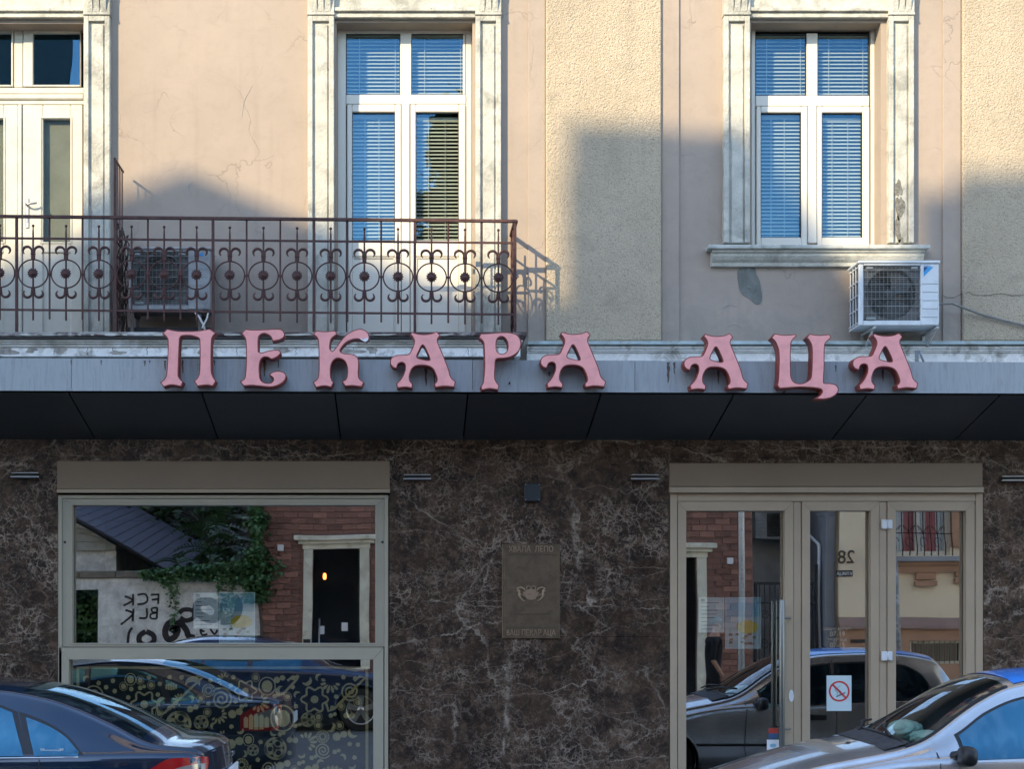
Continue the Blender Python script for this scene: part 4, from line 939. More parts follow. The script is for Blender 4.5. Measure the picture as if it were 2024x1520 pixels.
MB().prism([(cx + .036 * math.cos(q / 16 * 6.28), cz + .002 + .022 * math.sin(q / 16 * 6.28)) for q in range(16)], yp - .013, yp - .0081).tube([(cx - .02, yp - .014, cz - .004), (cx, yp - .014, cz + .01), (cx + .02, yp - .014, cz - .002)], .004, 6).build('emblem_loaf', m_bronze2, PQ)
text('ХBАЛА  ЛЕПО', 'lettering', cx, yp - .002, WZ(1091, yp), .073, m_bronze2, PQ, 'CENTER', .003, sx=.82, bold=.0006)
text('BАШ ПЕКАР АЦА', 'lettering', cx, yp - .002, WZ(1256.5, yp), .073, m_bronze2, PQ, 'CENTER', .003, sx=.74, bold=.0006)
text('добар дан · драги госте', 'lettering', cx, yp - .001, WZ(1216, yp), .026, m_bronze, PQ, 'CENTER', .001)

# ---------------------------------------------------------------- notices behind and on the glass
yn = yg + .014
def paper(name, label, a, b, t_, bt, mat, y=yn, group=None):
    x0, x1, z0, z1 = WX(a, y), WX(b, y), WZ(bt, y), WZ(t_, y)
    T = thing(name, label, 'notice' if name == 'notice' else name.replace('_', ' '), ((x0 + x1) / 2, y, z0), group)
    MB().box(x0, x1, y, y + .0015, z0, z1).build('sheet', mat, T, fix=True); return T, x0, x1, z0, z1
m_paper = plain('paper_white', (.85, .88, .90), .7); m_ink = plain('ink_grey', (.12, .13, .16), .8)
m_poster = plain('poster_pale', (.62, .70, .74), .6); m_yel = plain('poster_yellow', (.90, .62, .04), .6); m_blue = plain('poster_blue', (.25, .52, .68), .6)
def notice(lab, a, b, t_, bt):
    T, x0, x1, z0, z1 = paper('notice', lab, a, b, t_, bt, m_paper); mb = MB(); rnd = random.Random(int(a))
    for k in range(9):
        z = z1 - .05 - k * .034; l = rnd.uniform(.5, .85)
        if k in (1, 5): l *= .5
        mb.box(x0 + .02, x0 + .02 + (x1 - x0 - .04) * l, yn - .0012, yn - .0004, z - .003, z + .003)
    mb.box(x0 + .02, x0 + .055, yn - .0012, yn - .0004, z1 - .04, z1 - .012); mb.build('print', m_ink, T)
def poster(lab, a, b, t_, bt):
    T, x0, x1, z0, z1 = paper('poster', lab, a, b, t_, bt, m_poster); w_, h_ = x1 - x0, z1 - z0
    MB().box(x0 + .01, x1 - .01, yn - .001, yn - .0002, z0 + .62 * h_, z1 - .01).build('print', m_blue, T)
    MB().prism([(x0 + w_ * .62 + w_ * .30 * math.cos(q / 20 * 6.28), z0 + h_ * .42 + h_ * .13 * math.sin(q / 20 * 6.28)) for q in range(20)], yn - .002, yn - .0003).build('print', m_yel, T)
    mb = MB(); rnd = random.Random(5)
    for k in range(14): xx = x0 + rnd.uniform(.1, .8) * w_; zz = z0 + rnd.uniform(.05, .28) * h_; mb.box(xx, xx + .03, yn - .002, yn - .0004, zz, zz + .02)
    mb.build('print', plain('poster_brown', (.25, .12, .06), .6), T)
    ring_ = MB(); ring(ring_, x0, x1, z0, z1, .006, yn - .0015, yn - .0001, 0); ring_.build('border', m_paper, T)
    text('ОБАВЕШТЕЊЕ', 'lettering', (x0 + x1) / 2, yn - .003, z1 - .045, .034, plain('white_ink', (.8, .85, .85), .6), T, 'CENTER')
notice('white printed sheet taped inside the big shop window', 382.5, 432, 1172, 1243); poster('pale poster with a yellow picture inside the big shop window', 433, 504, 1171, 1272)
notice('white printed sheet taped inside the left door pane', 1381, 1432, 1181, 1251); poster('pale poster with a yellow picture inside the left door pane', 1433.5, 1504, 1181, 1283)
T, x0, x1, z0, z1 = paper('no_smoking_sign', 'square paper no smoking sign with a red circle on the middle door pane', 1634, 1683, 1336, 1406, plain('sign_paper', (.62, .74, .76), .6), yg - .004)
cx, cz = WX(1658.5, yg), WZ(1367, yg); y_ = yg - .0062; red = plain('sign_red', (.62, .03, .03), .5); r = .094
mb = MB(); n = 32; vs = []
for rr in (r, r * .84): vs += [(cx + rr * math.cos(2 * math.pi * k / n), y_, cz + rr * math.sin(2 * math.pi * k / n)) for k in range(n)]
mb.add(vs, [(k, (k + 1) % n, n + (k + 1) % n, n + k) for k in range(n)]); q = R(-45)
mb.add([(cx + a * math.cos(q) - b * math.sin(q), y_ - .0005, cz + a * math.sin(q) + b * math.cos(q)) for a, b in ((-r * .88, -.008), (r * .88, -.008), (r * .88, .008), (-r * .88, .008))], [(0, 1, 2, 3)]); mb.build('symbol', red, T, fix=False)
mb = MB(); q = R(25)
rot = lambda a, b: (cx + a * math.cos(q) - b * math.sin(q), y_ + .0008, cz + a * math.sin(q) + b * math.cos(q))
mb.add([rot(-.045, -.04), rot(.045, -.04), rot(.045, -.028), rot(-.045, -.028)], [(0, 1, 2, 3)])
mb.tube([(cx + .0 + .015 * math.sin(k * .8), y_ + .0008, cz - .02 + k * .008) for k in range(10)], .002, 4); mb.tube([(cx - .025 + .012 * math.sin(k * .8), y_ + .0008, cz - .03 + k * .007) for k in range(8)], .002, 4)
mb.build('symbol', m_ink, T, fix=False)
T, x0, x1, z0, z1 = paper('sticker', 'small white card sticker low on the left door pane', 1516, 1540, 1463, 1486, m_paper, yg - .004)
MB().prism([((x0 + x1) / 2 + .03 * math.cos(k), (z0 + z1) / 2 + .018 * math.sin(k)) for k in [q / 12 * 6.28 for q in range(12)]], yg - .006, yg - .0045).build('print', m_blue, T)
T, x0, x1, z0, z1 = paper('sticker', 'red and blue card sticker low on the left door pane', 1519, 1538, 1440, 1461, plain('card_blue', (.05, .12, .25), .5), yg - .004)
MB().box(x0, x1, yg - .0055, yg - .0045, (z0 + z1) / 2, z1).build('print', plain('card_red', (.5, .06, .04), .5), T)
OH = thing('opening_hours', 'faint gold opening hours lettering on the middle door pane', 'lettering', (WX(1655, yg), yg - .003, WZ(1275, yg)))
gold = plain('faint_gold', (.42, .33, .24), .5)
for s_, py, sz in (('радно време', 1246, .04), ('07-19', 1258, .06), ('недеља', 1268, .045), ('07-15', 1280, .06)): text(s_, 'lettering', WX(1655, yg), yg - .003, WZ(py, yg), sz, gold, OH, 'CENTER')

# pastry film on the lower pane
ys = yg - .0025
FM = thing('window_film', 'dark film printed with olive pastries on the lower shop pane', 'window film', (WX(440, yg), ys, .33))
fx0, fx1 = WX(137, ys) + .003, WX(738, ys) - .003
mf = bpy.data.materials.new('film_olive'); t_, ns, ln, P = nodes(mf); P.inputs['Base Color'].default_value = (.85, .68, .36, 1); P.inputs['Roughness'].default_value = .5
MB().box(fx0, fx1, yg + .02, yg + .022, .325, WZ(1305, ys)).build('backing', plain('film_black', (.006, .006, .006), .6), FM)
yi = yg + .012
ln_ = MB(); a, b, z1 = WX(151, yi), WX(728, yi), WZ(1318, yi)
ln_.box(a, a + .026, yi, yi + .001, .34, z1).box(b - .026, b, yi, yi + .001, .34, z1).box(a + .026, b - .026, yi, yi + .001, z1 - .022, z1); ln_.build('border', mf, FM)
def disc(mb, cx, cz, r, n=14, e=1.0, wob=0, ph=0):
    mb.add([(cx + r * (1 + wob * math.sin(5 * q + ph)) * math.cos(q), yi, cz + e * r * (1 + wob * math.sin(5 * q + ph)) * math.sin(q)) for q in [2 * math.pi * k / n for k in range(n)]], [tuple(range(n))])
def strip_(mb, pts, w_):
    vs = []; L = len(pts)
    for i, (x, z) in enumerate(pts):
        a_, b_ = pts[max(0, i - 1)], pts[min(L - 1, i + 1)]; dx, dz = b_[0] - a_[0], b_[1] - a_[1]; l = math.hypot(dx, dz) or 1; ww = w_[i] if isinstance(w_, list) else w_
        vs += [(x - dz / l * ww, yi, z + dx / l * ww), (x + dz / l * ww, yi, z - dx / l * ww)]
    mb.add(vs, [(2 * i, 2 * i + 1, 2 * i + 3, 2 * i + 2) for i in range(L - 1)])
def pastry(kind, cx, cz, s, rnd):
    mb = MB(); a0 = rnd.uniform(0, 6.28)
    if kind == 0:       # swirl
        strip_(mb, [(cx + s * (k / 40) * math.cos(a0 + k * .42), cz + s * (k / 40) * math.sin(a0 + k * .42)) for k in range(3, 41)], s * .085)
    elif kind == 1:     # croissant of segments
        for k in range(7):
            q = a0 + (k - 3) * .52; w_ = s * (.42 - .07 * abs(k - 3)); x, z = cx + s * .75 * math.cos(q) - s * .3 * math.cos(a0), cz + s * .75 * math.sin(q) - s * .3 * math.sin(a0)
            strip_(mb, [(x - w_ * math.cos(q), z - w_ * math.sin(q)), (x, z), (x + w_ * math.cos(q), z + w_ * math.sin(q))], [s * .06, s * .155, s * .10])
    elif kind == 2:     # pretzel
        for q in range(3):
            c0 = (cx + s * .42 * math.cos(a0 + q * 2.09), cz + s * .42 * math.sin(a0 + q * 2.09)); strip_(mb, [(c0[0] + s * .34 * math.cos(k / 14 * 6.28), c0[1] + s * .34 * math.sin(k / 14 * 6.28)) for k in range(15)], s * .13)
        strip_(mb, [(cx + s * .8 * math.cos(k / 24 * 6.28), cz + s * .8 * math.sin(k / 24 * 6.28)) for k in range(25)], s * .10)
    elif kind == 3:     # ring cake
        strip_(mb, [(cx + s * .42 * math.cos(k / 16 * 6.28), cz + s * .42 * math.sin(k / 16 * 6.28)) for k in range(17)], s * .08)
        strip_(mb, [(cx + s * .95 * math.cos(k / 24 * 6.28), cz + s * .95 * math.sin(k / 24 * 6.28)) for k in range(25)], s * .06)
        for k in range(14): q = k / 14 * 6.28; strip_(mb, [(cx + s * .5 * math.cos(q), cz + s * .5 * math.sin(q)), (cx + s * .9 * math.cos(q + .15), cz + s * .9 * math.sin(q + .15))], s * .07)
    elif kind == 4:     # loaf with cuts
        for k in range(5):
            x = cx + (k - 2) * s * .36; h_ = s * math.sqrt(max(.05, 1 - ((k - 2) / 2.7) ** 2)) * .75
            mb.add([(x - s * .15, yi, cz - h_ * .6), (x + s * .15, yi, cz - h_ * .6), (x + s * .16, yi, cz + h_ * .7), (x, yi, cz + h_ * .95), (x - s * .16, yi, cz + h_ * .7)], [(0, 1, 2, 3, 4)])
    elif kind == 5:     # flower biscuit
        strip_(mb, [(cx + s * (.8 + .16 * math.cos(6 * k / 36 * 6.28)) * math.cos(k / 36 * 6.28), cz + s * (.8 + .16 * math.cos(6 * k / 36 * 6.28)) * math.sin(k / 36 * 6.28)) for k in range(37)], s * .07); disc(mb, cx, cz, s * .28, 10)
    elif kind == 6:     # bun pair
        disc(mb, cx - s * .4, cz, s * .5, 14, 1, .03); disc(mb, cx + s * .45, cz + s * .3, s * .42, 14, 1, .03, 1)
    elif kind == 7:     # bun with rim
        disc(mb, cx, cz, s * .55, 14, 1.1); strip_(mb, [(cx + s * .82 * math.cos(k / 20 * 6.28), cz + s * .9 * math.sin(k / 20 * 6.28)) for k in range(21)], s * .06)
    elif kind == 8:     # crescent
        strip_(mb, [(cx + s * .7 * math.cos(a0 + k * .3), cz + s * .7 * math.sin(a0 + k * .3)) for k in range(11)], [s * .28 * math.sin(math.pi * (k + .3) / 10.6) + .001 for k in range(11)])
    elif kind == 9:     # cherries
        disc(mb, cx - s * .35, cz - s * .2, s * .36); disc(mb, cx + s * .35, cz - s * .25, s * .36); strip_(mb, [(cx - s * .3, cz), (cx, cz + s * .8), (cx + s * .33, cz)], s * .04)
    else: disc(mb, cx, cz, s * .5, 12, 1, .12, a0)
    return mb
rnd = random.Random(11); done = []
tries = 0; nm = ['swirl_bun', 'croissant', 'pretzel', 'ring_cake', 'loaf', 'biscuit', 'bun_pair', 'bun', 'crescent_roll', 'cherries', 'cookie']
while len(done) < 290 and tries < 40000:
    tries += 1; s = rnd.choice((.115, .105, .09, .075, .06, .042))
    if len(done) < 8: s = .13
    x = rnd.uniform(a + .05 + s, b - .05 - s); z = rnd.uniform(.36, z1 - .05 - s)
    if any(math.hypot(x - u, z - v) < (s + q) * .84 for u, v, q in done): continue
    done.append((x, z, s)); k = rnd.choice((0, 1, 1, 2, 2, 3, 4, 5, 6, 7, 8, 9)) if s > .05 else rnd.choice((6, 10, 10, 8, 7))
    pastry(k, x, z, s, rnd).build(nm[k], mf, FM, base=(x, yi, z), fix=False)
# long sticks (canes) crossing the print
for (p, q) in (((400, 1340), (325, 1410)), ((590, 1340), (560, 1372)), ((722, 1340), (660, 1402))):
    A_, B_ = W(*p, yi), W(*q, yi); mb = MB(); pts = [(A_[0] - .10, A_[1] - .03), (A_[0] - .05, A_[1] + .01), A_]; pts = pts[::1] + [(A_[0] + (B_[0] - A_[0]) * k / 6, A_[1] + (B_[1] - A_[1]) * k / 6 - .0) for k in range(1, 7)] + [(B_[0] - .05, B_[1] - .02), (B_[0] - .07, B_[1] + .05)]
    yi -= .0012; strip_(mb, pts, .011); mb.build('cane', mf, FM, fix=False); yi += .0012
# ---------------------------------------------------------------- cars
def pc(pts):
    """smooth monotone curve through (s, value) points"""
    xs = [p[0] for p in pts]; ys = [p[1] for p in pts]; n = len(xs)
    d = [(ys[i + 1] - ys[i]) / (xs[i + 1] - xs[i]) for i in range(n - 1)]
    m = [d[0]] + [0 if d[i - 1] * d[i] <= 0 else 2 * d[i - 1] * d[i] / (d[i - 1] + d[i]) for i in range(1, n - 1)] + [d[-1]]
    def f(x):
        if x <= xs[0]: return ys[0]
        if x >= xs[-1]: return ys[-1]
        i = max(k for k in range(n - 1) if xs[k] <= x); h = xs[i + 1] - xs[i]; t = (x - xs[i]) / h
        return (2*t**3 - 3*t*t + 1) * ys[i] + (t**3 - 2*t*t + t) * h * m[i] + (-2*t**3 + 3*t*t) * ys[i + 1] + (t**3 - t*t) * h * m[i + 1]
    return f
def weld(o, d=.0015):
    bm = bmesh.new(); bm.from_mesh(o.data); bmesh.ops.remove_doubles(bm, verts=bm.verts[:], dist=d); bmesh.ops.recalc_face_normals(bm, faces=bm.faces[:])
    for e in bm.edges: e.smooth = True
    bm.to_mesh(o.data); bm.free(); return o
class Car:
    def __init__(s, L, zt, zb, wb, wt, ze, bow, zl=.20, x0=0, yc=0, flip=False, wheels=(.75, 3.2), rw=.29, arch=.355):
        s.L, s.zt, s.zb, s.wb, s.wt, s.ze, s.bow = L, pc(zt), pc(zb), pc(wb), pc(wt), pc(ze), pc(bow)
        s.zl, s.x0, s.yc, s.flip, s.wheels, s.rw, s.arch = zl, x0, yc, flip, wheels, rw, arch
    def section(s, u):
        """control points (w, z) from sill to centre line"""
        wb, wt, zb, ze, zt = s.wb(u), s.wt(u), s.zb(u), s.ze(u), s.zt(u)
        e = min(1, u / .25, (s.L - u) / .2); zl = s.zl + (1 - max(0, e)) * .08; cr = zt - ze
        return [(wb * .90, zl), (wb * .965, zl + .10), (wb * .995, .50), (wb, .66), (wb * .992, zb - .05), (wb * .965, zb), (wb * .945 * .96 + wt * .04, zb + (ze - zb) * .06),
                (wt + (wb * .945 - wt) * .48 + .012, zb + (ze - zb) * .53), (wt + .006, ze - .012), (wt - .012, ze + cr * .22), (wt - .045, ze + cr * .36), (wt * .72, ze + cr * .74), (wt * .36, ze + cr * .94), (0, zt)]
    def pt(s, u, w, z, side=1):
        x = u - s.bow(u) * (1 - min(1, abs(w) / .8) ** 2) * (1 if not s.flip else 1)
        x = s.x0 + (s.L - x if s.flip else x)
        return (x, s.yc + side * w * 1.0, z)
    def side_w(s, u, z):
        c = s.section(u)
        for a, b in zip(c, c[1:]):
            if a[1] <= z <= b[1]: f = (z - a[1]) / max(1e-6, b[1] - a[1]); return a[0] + (b[0] - a[0]) * f
        return c[8][0]
    def body(s, name, mat, par, skip_front=None, skip_rear=None, du=.04):
        n = int(s.L / du); us = [s.L * i / n for i in range(n + 1)]; mb = MB(); nc = 14
        secs = [s.section(u) for u in us]
        def sub(c):      # two extra points per span for softness
            out = []
            for j in range(len(c) - 1):
                p0, p1, p2, p3 = c[max(0, j - 1)], c[j], c[j + 1], c[min(len(c) - 1, j + 2)]
                for k in range(3):
                    t = k / 3
                    out.append(tuple(.5 * (2 * p1[q] + (p2[q] - p0[q]) * t + (2 * p0[q] - 5 * p1[q] + 4 * p2[q] - p3[q]) * t * t + (3 * p1[q] - p0[q] - 3 * p2[q] + p3[q]) * t ** 3) for q in (0, 1)))
            out.append(c[-1]); return out
        S2 = [sub(c) for c in secs]; m = len(S2[0]); idx = {}
        glassF = {'f': [], 'r': []}
        for side in (1, -1):
            base = len(mb.v); vs = [s.pt(u, w, z, side) for u, c in zip(us, S2) for (w, z) in c]; fs = []
            for i in range(n):
                for j in range(m - 1):
                    um = (us[i] + us[i + 1]) / 2
                    k = 10 * 3
                    q = (i * m + j, (i + 1) * m + j, (i + 1) * m + j + 1, i * m + j + 1)
                    if j >= k and skip_front and skip_front[0] < um < skip_front[1]: glassF['f'].append([vs[t] for t in q]); continue
                    if j >= k and skip_rear and skip_rear[0] < um < skip_rear[1]: glassF['r'].append([vs[t] for t in q]); continue
                    zc_ = (S2[i][j][1] + S2[i][j + 1][1]) / 2
                    if j < 15 and any(math.hypot(um - wx, zc_ - s.rw) < s.arch for wx in s.wheels): continue
                    fs.append(q)
            mb.add(vs, fs, True)
            for e in (0, n):   # end caps
                vv = [s.pt(us[e], w, z, side) for (w, z) in S2[e]] + [s.pt(us[e], 0, S2[e][k][1], side) for k in range(m)]
                mb.add(vv, [(k, k + 1, m + k + 1, m + k) for k in range(m - 1)], True)
        o = mb.build(name, mat, par)
        me = o.data
        bm = bmesh.new(); bm.from_mesh(me); bmesh.ops.remove_doubles(bm, verts=bm.verts[:], dist=.0008); bmesh.ops.recalc_face_normals(bm, faces=bm.faces[:])
        for e in bm.edges:
            if len(e.link_faces) == 2 and e.calc_face_angle(0) > R(42): e.smooth = False
        bm.to_mesh(me); bm.free()
        outs = {}
        for k, fl in glassF.items():
            if fl:
                g = MB()
                for q in fl: g.add(q, [(0, 1, 2, 3)], True)
                outs[k] = g
        return o, outs
    def patch(s, lo, hi, u0, u1, side, off, nu=14, nz=5, shl=0, shr=0):
        """panel that follows the flank between two height curves"""
        lo, hi = pc(lo), pc(hi); vs = []
        for i in range(nu + 1):
            ub = u0 + (u1 - u0) * i / nu
            for j in range(nz + 1):
                z = lo(ub) + (hi(ub) - lo(ub)) * j / nz; u = ub + (z - .9) * (shl * (1 - i / nu) + shr * i / nu); w = s.side_w(u, z)
                w2 = s.side_w(u, z + .01); nrm = Vector((.01, w - w2)).normalized()   # (outward, up)
                vs.append(s.pt(u, w + off * nrm.x, z + off * nrm.y, side))
        return MB().add(vs, [(i * (nz + 1) + j, (i + 1) * (nz + 1) + j, (i + 1) * (nz + 1) + j + 1, i * (nz + 1) + j + 1) for i in range(nu) for j in range(nz)], True)
    def line(s, pts, side, r, off=.001):
        return MB().tube([s.pt(u, s.side_w(u, z) + off, z, side) for u, z in pts], r, 5)
    def wheel(s, u, side, par, rim_m, spokes=5, rr=None):
        r = s.rw; w0 = s.wb(u) - .02; x, y, _ = s.pt(u, w0, r, side); y1 = y - side * .20
        x = s.x0 + (s.L - u if s.flip else u)
        wl = MB(); d = -side
        wl.lathe((x, y, r), [(r * .68, .004 * d), (r * .9, -.002 * d), (r, .02 * d), (r, .18 * d), (r * .9, .2 * d)], 'y', 32)
        o = wl.build('wheel', m_tyre, par)
        rm = MB(); R1 = r * .69
        n = 36; pr = [(R1, .0), (R1 * .93, .004), (R1 * .90, .05)]
        vs = [(x + a * math.cos(2 * math.pi * k / n), y + d * b - d * .004, r + a * math.sin(2 * math.pi * k / n)) for a, b in pr for k in range(n)]
        rm.add(vs, [(i * n + k, i * n + (k + 1) % n, (i + 1) * n + (k + 1) % n, (i + 1) * n + k) for i in range(2) for k in range(n)], True)
        rm.lathe((x, y, r), [(R1 * .24, .0), (R1 * .26, .02 * d), (R1 * .26, .05 * d)], 'y', 16)
        for k in range(spokes):
            q = 2 * math.pi * k / spokes + .3; c_, s_ = math.cos(q), math.sin(q)
            for (ra, wa, rb, wb_) in ((R1 * .2, R1 * .16, R1 * .93, R1 * .21),):
                v = []
                for (rr_, ww) in ((ra, wa), (rb, wb_)):
                    for sgn in (-1, 1):
                        for dy in (.002, .03): v.append((x + rr_ * c_ - sgn * ww * s_, y + d * dy, r + rr_ * s_ + sgn * ww * c_))
                rm.add(v, [(0, 2, 6, 4), (1, 5, 7, 3), (0, 4, 5, 1), (2, 3, 7, 6)])
        rm.build('rim', rim_m, o)
        MB().lathe((x, y + d * .06, r), [(R1 * .9, 0), (R1 * .9, .02 * d)], 'y', 24).build('brake_disc', plain('disc_dark', (.03, .03, .03), .6), o)
        # arch lining and lip
        al = MB(); n = 22; vs = []
        for k in range(n + 1):
            q = math.pi * (-.12 + 1.24 * k / n); xx, zz = x + (s.arch + .012) * math.cos(q), r + (s.arch + .012) * math.sin(q)
            vs += [(xx, y + side * .0, zz), (xx, y - side * .28, zz)]
        al.add(vs, [(2 * k, 2 * k + 1, 2 * k + 3, 2 * k + 2) for k in range(n)]); al.add([(x + (s.arch + .012) * math.cos(q_), y - side * .28, r + (s.arch + .012) * math.sin(q_)) for q_ in [2 * math.pi * k / 20 for k in range(20)]], [tuple(range(20))])
        al.build('wheel_arch', m_under, par, fix=False)
        pts = []
        for k in range(25):
            q = math.pi * (-.08 + 1.16 * k / 24); uu = u + (s.arch + .006) * math.cos(q); zz = r + (s.arch + .006) * math.sin(q)
            if zz < s.zl + .02: continue
            pts.append(s.pt(uu, s.side_w(uu, zz) + .002, zz, side))
        MB().tube(pts, .016, 6).build('arch_lip', par['paint'] and bpy.data.materials[par['paint']], par)
m_tyre = plain('tyre', (.02, .02, .02), .8); m_under = plain('underbody', (.008, .008, .008), .9)
m_cglass = plain('car_glass_dark', (.010, .016, .020), .02, spec=1.0); m_cglass.node_tree.nodes['Principled BSDF'].inputs['Specular Tint'].default_value = (.20, .60, .85, 1); m_cglass.node_tree.nodes['Principled BSDF'].inputs['IOR'].default_value = 2.2
_t, _ns, _ln, _P = nodes(m_cglass); _v = coord(_t, (2.2, 2.2, .8)); _ln.new(mix(_t, ramp(_t, noise(_t, _v, 3.5, 4, .6, 1.2), [(.45, 0.), (.62, 1.)]), (.006, .010, .013), (.05, .065, .07)), _P.inputs['Base Color']); _ln.new(bump(_t, noise(_t, coord(_t), 1.2, 1), .5, .004), _P.inputs['Normal'])
m_wind = glass('windscreen_glass', .13, (.70, .80, .76), .001, 2)
m_blacktrim = plain('black_trim', (.018, .018, .02), .45)
m_red = plain('tail_light_red', (.50, .012, .015), .12, coat=.8); m_clear = plain('tail_light_clear', (.45, .42, .40), .12, .4, coat=.8)
p_silver = carpaint('silver_paint', (.55, .55, .55), .75, .27, (.26, .23, .19), .35); p_navy = carpaint('black_paint', (.006, .028, .065), .3, .2, (.05, .05, .05), .25); p_blue = carpaint('dark_blue_paint', (.012, .035, .10), .5, .25)
rimm = M('alloy_rim', (.50, .49, .46), .3, .85, .05, 5, 90, 0)
CHR = plain('chrome', (.7, .7, .7), .12, 1)

# silver hatchback on the right, nose to the left
HB = thing('parked_car', 'silver five-door hatchback parked before the entrance doors, nose to the left', 'car', (3.95, -3.1, 0), 'cars parked along the kerb'); HB['paint'] = p_silver.name
h = Car(3.85, [(0, .56), (.08, .63), (.2, .69), (.38, .75), (.66, .845), (.93, .918), (1.28, .985), (1.42, 1.03), (1.9, 1.32), (2.12, 1.415), (2.45, 1.462), (2.8, 1.475), (3.2, 1.455), (3.5, 1.40), (3.58, 1.33), (3.76, .98), (3.82, .80), (3.85, .62)],
        [(0, .50), (.1, .57), (.35, .66), (.8, .775), (1.3, .865), (1.6, .885), (2.4, .905), (3.2, .935), (3.55, .94), (3.75, .86), (3.85, .60)],
        [(0, .52), (.06, .64), (.25, .74), (.6, .80), (1.2, .825), (2.6, .83), (3.2, .815), (3.55, .77), (3.78, .68), (3.85, .58)],
        [(0, .42), (.06, .52), (.3, .62), (.7, .68), (1.25, .72), (1.45, .70), (1.75, .625), (2.1, .565), (2.6, .575), (3.1, .57), (3.45, .55), (3.6, .56), (3.8, .52), (3.85, .45)],
        [(0, .51), (.1, .59), (.35, .685), (.8, .805), (1.28, .905), (1.45, .955), (1.9, 1.225), (2.12, 1.325), (2.45, 1.385), (2.9, 1.40), (3.25, 1.375), (3.5, 1.32), (3.6, 1.22), (3.76, .93), (3.85, .61)],
        [(0, .16), (.3, .13), (.9, .10), (1.4, .13), (2.1, .09), (2.5, 0), (3.2, -.02), (3.6, -.07), (3.85, -.12)], x0=2.03, yc=-3.1, wheels=(.66, 3.12), rw=.285, arch=.345)
bo, gl_ = h.body('body', p_silver, HB, (1.36, 2.08))
weld(gl_['f'].build('windscreen', m_wind, HB))
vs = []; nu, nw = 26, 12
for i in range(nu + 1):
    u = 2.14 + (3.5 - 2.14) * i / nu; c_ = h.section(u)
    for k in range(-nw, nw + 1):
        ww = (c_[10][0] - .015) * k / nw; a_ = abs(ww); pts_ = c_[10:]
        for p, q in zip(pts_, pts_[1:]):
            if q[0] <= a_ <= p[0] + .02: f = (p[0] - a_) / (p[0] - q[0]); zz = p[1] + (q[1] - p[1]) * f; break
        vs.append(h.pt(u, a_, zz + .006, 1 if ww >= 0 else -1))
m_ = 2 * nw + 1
o = MB().add(vs, [(i * m_ + k, (i + 1) * m_ + k, (i + 1) * m_ + k + 1, i * m_ + k + 1) for i in range(nu) for k in range(m_ - 1)], True).build('roof_panel', carpaint('sky_reflection_paint', (.015, .28, .95), .0, .45, (.2, .25, .3), .1), HB); o['label'] = 'roof panel coloured blue for the sky reflected in it'  # blue colour stands for sky reflected in the silver roof
# black rubber round the screen
for side in (1, -1):
    mb = MB(); mb.tube([h.pt(u, h.section(u)[10][0] + .004, h.section(u)[10][1] + .004, side) for u in [1.34 + .03 * k for k in range(26)]], .010, 5); mb.build('screen_seal', m_blacktrim, HB)
sc = MB(); sc.tube([h.pt(1.37, w_, h.zt(1.37) - (h.zt(1.37) - h.ze(1.37)) * (.26 + .38) * (abs(w_) / .7) ** 2 + .006, 1) for w_ in [(-.66 + 1.32 * k / 16) for k in range(17)]], .017, 6); sc.build('cowl', m_blacktrim, HB)
sc = MB()
vs = []; nn = 12
for k in range(nn + 1):
    w_ = -.66 + 1.32 * k / nn
    for u in (1.20, 1.38): vs.append(h.pt(u, w_, h.zt(u) - (h.zt(u) - h.ze(u)) * .62 * (abs(w_) / .7) ** 2 + .010 - (0.004 if u < 1.3 else 0), 1))
sc.add(vs, [(2 * k, 2 * k + 1, 2 * k + 3, 2 * k + 2) for k in range(nn)]); sc.build('cowl_grille', M('cowl_grey', (.05, .05, .055), .8, 0, .3, 20), HB)
wp = MB()
for (w0, w1, u1) in ((-.50, .05, 1.52), (.12, .62, 1.50)):
    wp.tube([h.pt(1.33, w0, 1.015), h.pt(1.40, (w0 + w1) / 2, 1.06), h.pt(u1 - .02, w1, h.zt(u1) - .015)], .010, 6)
wp.build('wiper', m_blacktrim, HB)
jet = MB()
for w_ in (-.28, .22): jet.lathe(h.pt(1.12, w_, h.zt(1.12) - .012), [(.022, 0), (.018, .01), (.006, .014)], 'z', 8)
jet.build('washer_jet', m_blacktrim, HB)
WINS = [(1.68, 2.40, [(1.60, .865), (2.4, .90)], [(1.60, .99), (1.68, 1.025), (1.9, 1.165), (2.15, 1.265), (2.4, 1.305)]),
        (2.47, 3.00, [(2.4, .90), (3.1, .925)], [(2.4, 1.305), (2.8, 1.32), (3.0, 1.31)]),
        (3.04, 3.42, [(3.0, .925), (3.5, .99)], [(3.0, 1.31), (3.2, 1.28), (3.35, 1.20), (3.45, 1.05)])]
